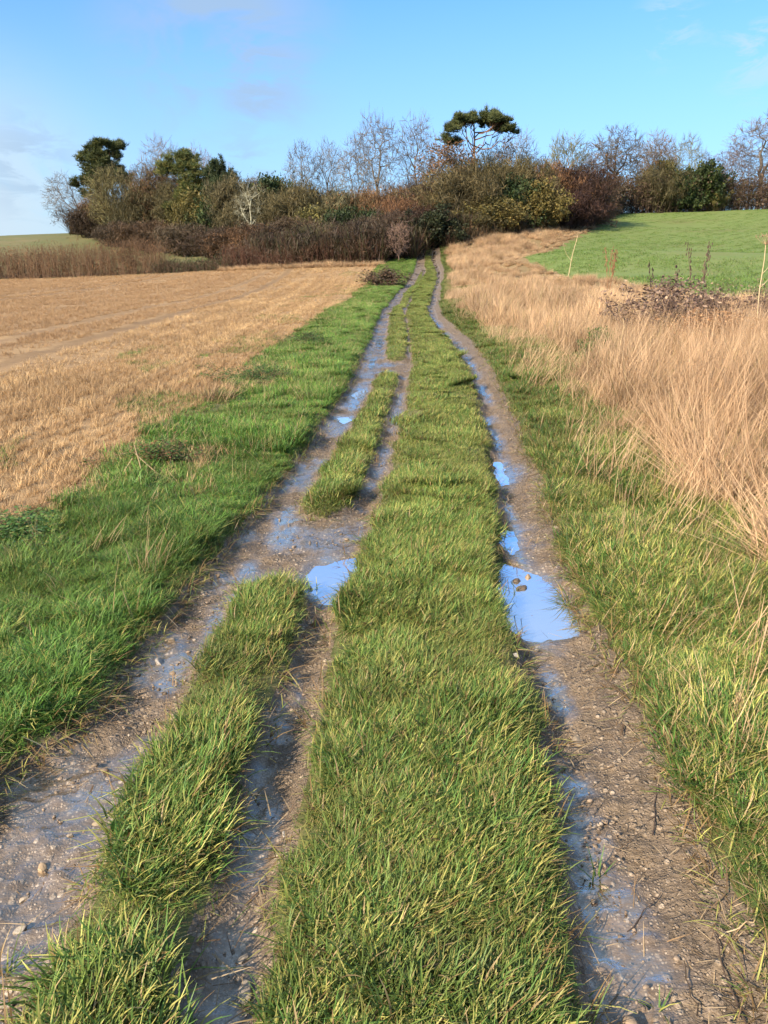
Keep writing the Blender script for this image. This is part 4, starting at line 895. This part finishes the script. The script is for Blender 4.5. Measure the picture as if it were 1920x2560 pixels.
# hedges: one mesh of upright stems and twigs each
def hedge(name, label, line, height, depth, n, twig, leaf, nleaf, seed, size=.16, tint=(1, 1, 1), rag=.2, thick=.014, twiggy=True):
    r = np.random.default_rng(seed); line = np.array(line, float)
    seg = np.linalg.norm(np.diff(line, axis=0), axis=1); cum = np.r_[0, np.cumsum(seg)]
    t = r.uniform(0, cum[-1], n); x = np.interp(t, cum, line[:, 0]); y = np.interp(t, cum, line[:, 1])
    nx = np.gradient(line[:, 1]).mean(); ny = -np.gradient(line[:, 0]).mean(); q = math.hypot(nx, ny); o = r.normal(0, depth * .3, n); x = x + nx / q * o; y = y + ny / q * o
    z = base_height(x, y); h = height * (1 - rag + 2 * rag * fbm(t * .55, t * 0 + seed, seed, 3)) * r.uniform(.65, 1.03, n)
    paths = []; tips = []
    for i in range(n):
        b = np.array([x[i], y[i], z[i] - .05]); d = np.array([r.normal(0, .16), r.normal(0, .16), 1.]); c = b + d * h[i] * .55 + r.normal(0, .06, 3); e = b + np.array([d[0] * 1.4, d[1] * 1.4, 1]) * h[i]
        paths.append((np.array([b, c, e]), np.array([thick, thick * .7, thick * .35])))
        for _ in range(5):
            s = b + (e - b) * r.uniform(.02, .95); f = s + np.array([r.normal(0, .35), r.normal(0, .35), abs(r.normal(.25, .2))]) * height * .22
            paths.append((np.array([s, (s + f) / 2 + r.normal(0, .04, 3), f]), np.array([thick * .5, thick * .45, thick * .3]))); tips.append(f)
    stems = part_mesh('stems', paths, 3, twig, M_TWIG, r)
    e = link(name, None, loc=(0, 0, 0), label=label, category='hedge')
    c = link('stems', stems, e); c.color = (*tint, 1); c['kind'] = 'stuff'
    t = np.array(tips)[r.integers(0, len(tips), nleaf)]
    c = link('foliage', part_mesh('foliage', None, 3, None, M_LEAF, r, [leaf_cards(r, t, size, leaf, .3, twiggy=twiggy)]), e); c.color = (*tint, 1); c['kind'] = 'stuff'
    return e
hedge('hedge', 'tall brown leafless hedge along the far left side of the stubble', [(-52, 79.5), (-36, 76.2), (-24, 72.8), (-19.5, 71.6)], 3.1, 1.8, 2600, (.16, .10, .062), BR, 9000, 61, rag=.12)
hedge('hedge', 'low dark green and brown bramble hedge right of the tall brown hedge', [(-20, 71.8), (-17, 70.6), (-12.5, 69)], .95, 2.2, 700, (.09, .06, .04), EV + RD, 3400, 62, rag=.3)
hedge('hedge', 'red-brown bramble and dead stem hedge between stubble and wood', [(-13.5, 69.6), (-8, 68.2), (-3, 66.8), (.2, 66.6)], 1.7, 2.4, 1400, (.12, .06, .04), RD, 9000, 63, rag=.55)
hedge('hedge', 'long brown hedge along the top of the green field on the right', [(23.5, 97), (31, 110), (42, 112.3), (54, 113.8), (64, 114)], 4.6, 2.6, 2600, (.105, .07, .05), [(1, (.10, .066, .045)), (.5, (.14, .09, .055)), (.3, (.085, .075, .03))], 36000, 64, rag=.14, size=.13, thick=.02, twiggy=False)
hedge('hedge', 'low brown scrub on the bank at the right corner of the wood', [(5.8, 70.6), (10, 74), (15, 79.5), (21, 88), (25.5, 95.5)], 1.5, 2.0, 1300, (.11, .075, .045), BR + OL, 3400, 65, rag=.4)

# undergrowth that fills the wood as one mass
def undergrowth():
    x = rng.uniform(-46, 26, 9000); y = rng.uniform(64, 128, 9000)
    front = FARL(x) + 2 + np.where(x < -12, (-x - 12) * 1.05 + 8, 0) + np.where((x > -16) & (x < -12), 0, 0)
    k = (y > front) & (y < front + 26) & ((y < 78) | (rng.uniform(0, 1, 9000) < .8)) & (np.abs(x - (3.7 + (y - 66) * .08)) > 1.5 - np.clip((y - 74) * .3, 0, 1.6))
    x, y = x[k], y[k]
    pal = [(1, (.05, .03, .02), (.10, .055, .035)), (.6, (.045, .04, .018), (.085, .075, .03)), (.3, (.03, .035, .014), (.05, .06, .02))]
    v = []
    for i in range(5):
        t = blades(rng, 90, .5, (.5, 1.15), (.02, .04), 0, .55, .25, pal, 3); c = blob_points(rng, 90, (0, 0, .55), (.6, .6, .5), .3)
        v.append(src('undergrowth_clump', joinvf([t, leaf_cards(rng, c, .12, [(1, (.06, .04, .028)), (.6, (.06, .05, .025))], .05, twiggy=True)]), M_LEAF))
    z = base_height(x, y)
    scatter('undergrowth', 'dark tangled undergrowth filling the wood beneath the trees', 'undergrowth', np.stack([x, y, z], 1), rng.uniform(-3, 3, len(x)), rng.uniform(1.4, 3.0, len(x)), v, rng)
    print('undergrowth', len(x))
undergrowth()

# ---------------------------------------------------------------- stones, gravel and litter in the ruts
def stone_mat():
    m, nt, N, L = mat('stone')
    oi = N('ShaderNodeObjectInfo'); a = nd(N, L, 'ShaderNodeAttribute', attribute_name='Col').outputs['Color']
    c = mixc(N, L, mrange(N, L, wnoise(N, L, 60, 5, .65), .35, .7, 0, .7), a, (.20, .145, .10))
    c = mixc(N, L, 1., c, oi.outputs['Color'], 'MULTIPLY')
    b = nd(N, L, 'ShaderNodeBump', {'Height': wnoise(N, L, 160, 5, .65), 'Strength': .5, 'Distance': .004})
    p = nd(N, L, 'ShaderNodeBsdfPrincipled', {'Base Color': c, 'Roughness': .6, 'Specular IOR Level': .4, 'Normal': b.outputs[0]})
    o = N('ShaderNodeOutputMaterial'); L(p.outputs[0], o.inputs[0]); return m
M_STONE = stone_mat()
_t = (1 + 5 ** .5) / 2
ICO_V = np.array([(-1, _t, 0), (1, _t, 0), (-1, -_t, 0), (1, -_t, 0), (0, -1, _t), (0, 1, _t), (0, -1, -_t), (0, 1, -_t), (_t, 0, -1), (_t, 0, 1), (-_t, 0, -1), (-_t, 0, 1)]) / math.hypot(1, _t)
ICO_F = np.array([(0, 11, 5), (0, 5, 1), (0, 1, 7), (0, 7, 10), (0, 10, 11), (1, 5, 9), (5, 11, 4), (11, 10, 2), (10, 7, 6), (7, 1, 8), (3, 9, 4), (3, 4, 2), (3, 2, 6), (3, 6, 8), (3, 8, 9), (4, 9, 5), (2, 4, 11), (6, 2, 10), (8, 6, 7), (9, 8, 1)])
def subdiv(V, F):
    V = list(map(tuple, V)); cache = {}; out = []
    def mid(a, b):
        k = (min(a, b), max(a, b))
        if k not in cache: p = (np.array(V[a]) + np.array(V[b])) / 2; V.append(tuple(p / np.linalg.norm(p))); cache[k] = len(V) - 1
        return cache[k]
    for a, b, c in F:
        ab, bc, ca = mid(a, b), mid(b, c), mid(c, a); out += [(a, ab, ca), (b, bc, ab), (c, ca, bc), (ab, bc, ca)]
    return np.array(V), np.array(out)
S2V, S2F = subdiv(*subdiv(ICO_V, ICO_F))
def rock(r, cuts=16):
    """a chipped flint: a ball planed flat along random faces"""
    V = S2V.copy()
    for _ in range(cuts):
        n = unit(r.normal(0, 1, 3)); h = r.uniform(.45, .85); d = V @ n; V = V - np.maximum(d - h, 0)[:, None] * n
    return V + r.normal(0, .012, V.shape)
STONES = [  # x, y, size (m), proportions, colour, label
 (.793, 3.926, .044, (.8, .8, 1.15), (.42, .31, .20), 'upright tan stone standing in the far end of the large right puddle', .02), (.726, 3.864, .046, (1.1, .9, .7), (.16, .12, .085), 'dark round stone left of the upright tan one in the large puddle', .012),
 (.735, 3.785, .062, (1.3, .8, .42), (.13, .10, .075), 'flat dark stone nearest the camera of those in the large puddle', .006), (.722, 4.03, .042, (1.1, .9, .6), (.14, .10, .07), 'small dark stone on the mud at the far tip of the large puddle', .01),
 (-.984, 3.183, .040, (1.2, .9, .7), (.50, .40, .29), 'pale stone at the edge of the left verge beside the near rut', .012), (-.974, 2.973, .046, (1.2, .8, .6), (.46, .42, .38), 'grey white chalky stone in a wet spot of the left rut', .01),
 (-.991, 1.795, .030, (1, .9, 1.0), (.60, .42, .24), 'square orange tan stone in the left rut near the left edge of the picture', .016), (-.954, 1.582, .032, (1.3, .8, .6), (.52, .45, .36), 'rounded pale stone low in the left rut near the bottom left corner', .008),
 (-.993, 1.69, .030, (1.3, .8, .6), (.55, .44, .32), 'pale flat stone just below the square orange tan one', .008), (-.349, 3.33, .030, (1.1, .9, .8), (.48, .36, .25), 'small tan stone in front of the middle blue puddle', .012),
 (-.895, 1.985, .026, (1.2, .9, .7), (.45, .35, .25), 'tan stone beside the near short grass strip', .008), (-.33, 1.37, .045, (1.5, .9, .4), (.50, .41, .31), 'flat pale stone in the second rut at the bottom of the picture', .006),
 (.63, 2.62, .05, (1.4, .9, .4), (.46, .36, .22), 'flat yellowish stone bedded in the right rut below the small wet patch', .004), (-.352, 1.47, .026, (1.2, .9, .5), (.48, .40, .30), 'small pale stone in the second rut near the bottom edge', .006),
 (.70, 2.40, .055, (1.3, 1., .35), (.44, .34, .22), 'broad yellowish stone bedded in the right rut above the nearest puddle', .003), (-.957, 1.922, .022, (1.1, .9, .8), (.55, .45, .33), 'small light stone left of the near short grass strip', .008),
 (-.918, 3.93, .030, (1.3, .8, .6), (.45, .34, .24), 'tan stone beside the long shallow puddle in the left rut', .008), (-.62, 4.30, .036, (1.3, .8, .6), (.45, .34, .25), 'tan stone in the open mud beyond the near short strip', .01),
 (-.55, 4.42, .030, (1.2, .9, .6), (.38, .28, .2), 'brownish stone in the middle of the open mud patch', .008), (-.886, 1.36, .034, (1.2, .9, .7), (.52, .42, .34), 'pinkish pale stone at the bottom left corner', .008),
 (.62, 1.72, .022, (1.2, .9, .6), (.62, .48, .34), 'small orange stone among the wet film of the right rut', .006), (-.30, 1.9, .018, (1.2, 1, .7), (.62, .56, .48), 'small white stone in the second rut', .006), (.56, 2.93, .026, (1.2, 1, .8), (.66, .60, .5), 'small white stone below the large right puddle', .008),
 (-.86, 2.35, .034, (1.4, .9, .5), (.45, .36, .27), 'flat tan stone halfway along the near left rut', .006), (1.08, 4.55, .03, (1.2, .9, .7), (.5, .4, .3), 'tan stone at the right margin of the right rut beyond the large puddle', .01)]
for i, (x, y, s, pr, c, lab, lift) in enumerate(STONES):
    r = np.random.default_rng(900 + i); V = rock(r) * np.array(pr) * s * .62
    C = np.array(c)[None] * .66 * np.ones((len(V), 1))
    z = float(ground_height(np.array([x]), np.array([y]))[0])
    if y > 3.7 and x > .7 and y < 4.0: z = PLEVEL['P1'] - .004
    o = link('stone', mk_mesh('stone', V, [S2F], [M_STONE], smooth=False, col=C), loc=(x, y, z + s * pr[2] * .08), label=lab, category='stone', group='loose stones in the ruts')
    o.rotation_euler = (r.normal(0, .15), r.normal(0, .15), r.uniform(0, 6))

def gravel():
    cols = [(1, (.20, .145, .095)), (.7, (.26, .19, .13)), (.5, (.15, .105, .07)), (.12, (.40, .32, .24))]
    pv = []
    for k in range(6):
        parts = []
        for i in range(80):
            V = ICO_V * rng.uniform(.6, 1.25, (12, 1)) * np.array([rng.uniform(.8, 1.4), rng.uniform(.7, 1.1), rng.uniform(.25, .5)]) * min(.003 + rng.exponential(.0038), .018) * .85
            a = rng.uniform(0, 6); V = np.stack([V[:, 0] * math.cos(a) - V[:, 1] * math.sin(a), V[:, 0] * math.sin(a) + V[:, 1] * math.cos(a), V[:, 2]], 1)
            t = rng.uniform(0, 6.28); d = .24 * math.sqrt(rng.uniform())
            w = np.array([q[0] for q in cols]); c = cols[rng.choice(len(cols), p=w / w.sum())][1]
            parts.append((V + np.array([d * math.cos(t), d * math.sin(t), 0]), ICO_F, np.tile(np.array(c) * rng.uniform(.75, 1.25), (12, 1))))
        V, F, C = joinvf(parts); pv.append(bpy.data.objects.new('pebble_patch', mk_mesh('pebble_patch', V, [F], [M_STONE], smooth=False, col=C)))
    x, y = sample(rng, lambda y: ev(L0, y), lambda y: ev(R0, y), lambda m: 28 * min(1, 5 / m) ** 1.2, .7, 24)
    sd = grass_sd(x, y); w = fbm(x * 3.3, y * 2.2, 141, 3)
    pd = np.full(len(x), 9.)
    for P in PUDDLES.values(): pd = np.minimum(pd, poly_sd(P, x, y))
    k = (sd < -.05) & (pd > .27) & (rng.uniform(0, 1, len(x)) < np.clip((w - .28) * 3.2, .12, 1)); x, y = x[k], y[k]
    scatter('gravel', 'small brown and grey pebbles pressed into the mud of the ruts', 'gravel', on_ground(x, y, -.0025), rng.uniform(-3, 3, len(x)), rng.uniform(.6, 1.1, len(x)), pv, rng, tilt=.02)
    # broken straw and dead blades trodden into the mud, most of it along the right rut
    pal = [(1, (.40, .29, .17), (.52, .38, .22)), (.7, (.22, .14, .07), (.30, .19, .10)), (.5, (.11, .07, .04), (.15, .09, .05))]
    lv = [src('litter', blades(rng, 12, .13, (.03, .10), (.0018, .004), 0, 3.5, .1, pal, 3, flat=.97, droop=.6), M_STRAW) for _ in range(6)]
    x, y = sample(rng, lambda y: ev(L0, y) - .05, lambda y: ev(R0, y) + .12, lambda m: 120 * min(1, 5 / m) ** 1.2, .7, 16)
    sd = grass_sd(x, y); edge_ = sstep(-.22, .0, sd); rr = (x - ev(C1, y)) / (ev(R0, y) - ev(C1, y))
    pr = np.where(rr > 0, .12 + .75 * sstep(.35, 1., rr), .04 + .3 * edge_)
    pd = np.full(len(x), 9.)
    for P in PUDDLES.values(): pd = np.minimum(pd, poly_sd(P, x, y))
    k = (sd < .06) & (pd > .10) & (rng.uniform(0, 1, len(x)) < pr); x, y = x[k], y[k]
    scatter('straw_litter', 'broken straw and dead blades trodden into the mud', 'straw', on_ground(x, y, .006), rng.uniform(-3, 3, len(x)), rng.uniform(.7, 1.4, len(x)), lv, rng, tilt=.05)
gravel()
# dead brown grass hanging over the rut edges
def fringe():
    pal = [P_(.5, GREEN), P_(.8, BROWN), P_(.8, STRAW), P_(.4, YEL)]
    v = [src('fringe_tuft', blades(rng, 14, .04, (.05, .13), (.0025, .0045), .0, 1.3, .7, pal, 4, flat=.5, droop=.6), M_STRAW) for _ in range(5)]
    x, y = sample(rng, lambda y: ev(L0, y) - .2, lambda y: ev(R0, y) + .25, lambda m: 520 * min(1, 4 / m) ** 1.2, .7, 14)
    sd = grass_sd(x, y); k = (sd > -.05) & (sd < .07) & ((x > ev(C1, y) + .15) | (x < ev(L0, y) + .1) | (rng.uniform(0, 1, len(x)) < .3)); x, y = x[k], y[k]
    scatter('dead_grass_fringe', 'dead brown blades fringing the edges of the ruts', 'grass', on_ground(x, y), rng.uniform(-3, 3, len(x)), rng.uniform(.7, 1.3, len(x)), v, rng)
fringe()
def small_tuft(x, y, label, n=16, seed=1, s=1., pal=None):
    r = np.random.default_rng(seed); V, F, C = blades(r, n, .02 * s, (.05 * s, .11 * s), (.003, .005), .0, 1.0, .6, pal or pal_strip, 4)
    z = float(ground_height(np.array([x]), np.array([y]))[0])
    link('grass_tuft', mk_mesh('grass_tuft', V, [F], [M_GRASS], col=C), loc=(x, y, z), label=label, category='grass tuft')
small_tuft(.604, 1.756, 'lone flattened grass tuft in the middle of the right rut', 16, 3, 1.2); small_tuft(.94, 3.56, 'grass tuft overhanging the right side of the large puddle', 40, 4, 1.6)
small_tuft(-.93, 1.43, 'sparse grass tuft in the left rut near the bottom left corner', 30, 5, 1.1); small_tuft(.64, 1.33, 'sprig of grass in the right rut at the bottom of the picture', 8, 6, .8)
def ground_stem(p0, p1, r0, label, c, seed):
    r = np.random.default_rng(seed); t = np.linspace(0, 1, 7)[:, None]; p = np.array(p0)[None] * (1 - t) + np.array(p1)[None] * t; p = np.c_[p, np.zeros(7)]
    p[:, :2] += r.normal(0, .004, (7, 2)); p[:, 2] = ground_height(p[:, 0], p[:, 1]) + .008
    p[:, 2] = np.linspace(p[0, 2], p[-1, 2], 7) + .004
    V, F = tubes([(p, np.linspace(r0, r0 * .5, 7))], 6); o = p[0].copy()
    link('twig', mk_mesh('twig', V - o, [F], [M_TWIG], col=np.tile(np.array(c), (len(V), 1))), loc=tuple(o), label=label, category='twig', group='dead twigs lying in the right rut')
ground_stem((.80, 1.88), (.885, 2.10), .0022, 'thin dark stem lying beside the nearest blue puddle in the right rut', (.07, .05, .04), 1)
ground_stem((.63, 1.56), (.76, 1.68), .0018, 'thin dark stem slanting across the wet film of the right rut', (.07, .05, .04), 2)
ground_stem((.80, 1.25), (.83, 1.52), .0026, 'longer dark stem near the bottom right corner', (.08, .055, .04), 3)
ground_stem((.71, 1.30), (.735, 1.45), .002, 'short dark stem left of the longer one near the bottom right corner', (.07, .05, .035), 4)
ground_stem((.84, 1.50), (.95, 1.535), .0022, 'pale straw lying at the right side of the right rut', (.5, .37, .22), 5)

# ---------------------------------------------------------------- weeds and small bushes along the verges
def leafy(name, label, category, x, y, w, h, leaf, n, size, seed, stems=12, twig=(.12, .08, .05), dead=False, spread=.6, arch=.05):
    sh = shrub(seed, stems, spread, twig, leaf, n, size, ball=True, hollow=.15, arch=arch)
    z = float(base_height(x, y))
    return place(name, sh, x, y, z + h, w, label, category, unit_w=1.)
DEADL = [(1, (.16, .10, .075)), (.7, (.24, .165, .12)), (.5, (.09, .055, .045)), (.4, (.33, .23, .15))]
NET = [(1, (.06, .12, .026)), (.6, (.085, .16, .04)), (.3, (.15, .16, .05))]
leafy('bramble', 'withered grey brown bramble mound in the dry grass of the right bank', 'bramble', 4.75, 12.9, 1.75, 1.05, DEADL, 2600, .020, 71, 20, (.15, .10, .08))
leafy('bush', 'small dark green leafy bush at the left foot of the withered bramble', 'bush', 3.0, 10.9, .46, .58, NET, 1600, .028, 72, 10, (.08, .07, .03))
leafy('fern', 'rusty orange dead bracken right of the withered bramble', 'fern', 4.75, 11.2, 1.1, .62, [(1, (.34, .18, .085)), (.6, (.44, .26, .13)), (.3, (.22, .12, .06))], 2600, .018, 73, 16, (.28, .16, .08))
leafy('bramble', 'round red-brown bramble mound on the left verge near the wood', 'bramble', .05, 47.2, 2.2, 1.15, RD, 1500, .034, 74, 18, (.14, .07, .05))
leafy('bramble', 'small withered grey bramble right of the dead bracken', 'bramble', 6.2, 13.2, .7, .85, DEADL, 1200, .022, 79, 10, (.15, .10, .08))
leafy('weed_clump', 'dark trampled weed clump at the edge of the stubble beside the left verge', 'weeds', -1.9, 6.15, .62, .24, NET + BR, 2000, .022, 75, 10)
leafy('weed_clump', 'dark green nettle clump on the left verge farther up the track', 'weeds', -1.85, 10.7, .95, .30, NET, 2000, .018, 76, 12)
leafy('weed_clump', 'dark green leafy clump at the left edge of the picture', 'weeds', -2.22, 4.35, .55, .18, NET, 1500, .03, 77, 10)
leafy('weed_clump', 'green weed clump on the left verge halfway to the wood', 'weeds', -1.5, 15.5, 1.0, .32, NET, 1500, .018, 78, 12)
# pale leafless sapling by the track entrance
sap = fan_tree(81, 5, .12, cz=.55, rz=.45, dens=.5, multi=True, fine=.003, bark=(.22, .145, .11), twig=(.22, .145, .11), tr=.02)
place('sapling', sap, 1.2, 66.2, 4.6, 2.3, 'pinkish brown leafless sapling beside the track where it meets the wood', 'sapling')

def stem_set(name, label, category, x, y, paths, heads, c, hc, group=None, seed=0):
    """a dead plant: stem part and seed-head part"""
    r = np.random.default_rng(seed); z = float(ground_height(np.array([x]), np.array([y]))[0])
    e = link(name, None, loc=(x, y, z), label=label, category=category)
    if group: e['group'] = group
    for p in paths: link('stem', part_mesh('stem', [p], 6, c, M_TWIG, r), e)
    for hd in heads or (): link('seed_head', part_mesh('seed_head', hd, 3, hc, M_TWIG, r), e, kind='stuff')
def umbel(r, top, d, w, n=26):
    out = []; d = unit(np.array(d)); s = unit(np.cross(d, (0, 1, .3))); t = np.cross(d, s)
    for i in range(n):
        a = r.uniform(0, 6.28); q = math.sqrt((i + .5) / n) * w; e = top + d * w * (.62 + .12 * (1 - (q / w) ** 2)) + (s * math.cos(a) + t * math.sin(a)) * q
        out.append((np.array([top, top + (e - top) * .5 - d * w * .06 * q / w, e]), np.array([.0035, .0028, .0025])))
        for _ in range(5):
            f = e + (d * .7 + r.normal(0, .8, 3)) * w * .11; out.append((np.array([e, (e + f) / 2, f]), np.array([.0028, .0028, .0035])))
    return out
def hogweed(x, y, h, lean, label, seed, w=.15, forks=((.62, .28, 1),), k=1.):
    r = np.random.default_rng(seed); z = np.linspace(0, 1, 8); p = np.stack([lean * z ** 1.3 * h + .012 * np.sin(z * 9), .01 * np.cos(z * 7), z * h], 1)
    paths = [(p, np.linspace(.014, .009, 8) * k)]; heads = [umbel(r, p[-1], (lean * .5, 0, 1), w)]
    for f, l, sgn in forks:
        i = int(f * 7); b = p[i]; q = np.array([b, b + np.array([sgn * .10, .02, .10]) * l / .28, b + np.array([sgn * .17, .03, .24]) * l / .28, b + np.array([sgn * .22, .03, .40]) * l / .28])
        paths.append((q, np.array([.007, .006, .005, .004]) * k)); heads.append(umbel(r, q[-1], (sgn * .3, 0, 1), w * .42, 12))
    stem_set('dead_hogweed', label, 'dead plant', x, y, paths, heads, (.50, .37, .22), (.42, .30, .18), None, seed)
hogweed(5.42, 11.5, 1.36, -.02, 'tall pale dead hogweed with flat umbel at the right edge of the picture', 1, .17, ((.6, .32, 1), (.85, .2, 1)), .65)
hogweed(7.9, 34.5, 1.75, .16, 'slim pale dead hogweed leaning right in front of the green field', 2, .17, ((.5, .5, -1),), 1.2)
def dock(x, y, h, label, seed, n=4, c=(.30, .16, .085)):
    r = np.random.default_rng(seed); paths, heads = [], []
    for i in range(n):
        b = np.array([r.normal(0, .06), r.normal(0, .06), 0]); e = b + np.array([r.normal(0, .12) * h, r.normal(0, .1) * h, h * r.uniform(.75, 1)])
        t = np.linspace(0, 1, 5)[:, None]; p = b * (1 - t) + e * t; paths.append((p, np.linspace(.009, .004, 5))); hd = []; heads.append(hd)
        for q in np.linspace(.5, 1, 22):
            s = b + (e - b) * q + r.normal(0, .025, 3); hd.append((np.array([s, s + np.array([0, 0, .03]), s + np.array([0, 0, .06])]), np.array([.006, .014, .004])))
    stem_set('dead_dock', label, 'dead plant', x, y, paths, heads, c, c, None, seed)
dock(6.45, 22.9, 1.25, 'rusty brown dead dock stalks rising in front of the green field', 1, 5)
dock(6.1, 15.5, 1.35, 'thin dark dead stalks behind the withered bramble', 2, 3, (.14, .10, .07)); dock(5.2, 15.0, 1.3, 'dark dead stalk standing above the withered bramble', 3, 2, (.13, .09, .07))
def stalk(x, y, pts, r0, label, seed, c=(.46, .33, .19)):
    p = np.array(pts, float); stem_set('dead_stalk', label, 'dead plant', x, y, [(p, np.linspace(r0, r0 * .7, len(p)))], None, c, c, None, seed)
stalk(2.72, 9.1, [(0, 0, 0), (.01, 0, .3), (.03, 0, .52), (.05, .0, .70), (.03, 0, .78)], .0055, 'pale broken stalk with bent tip near the small green bush', 1)
stalk(2.42, 9.2, [(0, 0, 0), (-.01, 0, .3), (0, 0, .55)], .005, 'short pale broken stalk left of the bent one', 2)
stalk(-1.86, 5.72, [(0, 0, 0), (-.02, .02, .12), (-.05, .03, .26)], .005, 'pale upright straw stalk beside the dark trampled weeds', 3)
stalk(-1.72, 5.70, [(0, 0, .03), (-.12, .08, .10), (-.22, .14, .17)], .004, 'thin pale straw leaning across the dark trampled weeds', 4)
stalk(-2.02, 5.62, [(0, 0, 0), (.05, .03, .08), (.11, .06, .17)], .004, 'pale straw slanting up left of the dark trampled weeds', 5)
# pale tussock of dead straw where the verge meets the stubble, and the fringe along the far end of the field
tv = joinvf([blades(np.random.default_rng(5), 160, .22, (.2, .42), (.004, .007), .25, .5, .3, pal_dry, 4)])
link('straw_tussock', mk_mesh('straw_tussock', tv[0], [tv[1]], [M_STRAW], col=tv[2]), loc=(-2.0, 9.1, float(ground_height(np.array([-2.0]), np.array([9.1]))[0])), label='pale straw tussock where the left verge meets the stubble', category='tussock')
def field_end():
    x = rng.uniform(-14, 0, 240); y = FARL(x) - rng.uniform(-.6, .9, 240)
    scatter('dry_grass', 'pale dry grass fringe at the far end of the stubble below the wood', 'dry grass', on_ground(x, y), rng.uniform(-3, 3, 240), rng.uniform(.5, .95, 240) * (.6 + .6 * fbm(x * .5, y, 7, 2)), [patch('fringe_patch', _df, .35, 6, M_STRAW, rng, .6, 1.1)], rng)
field_end()
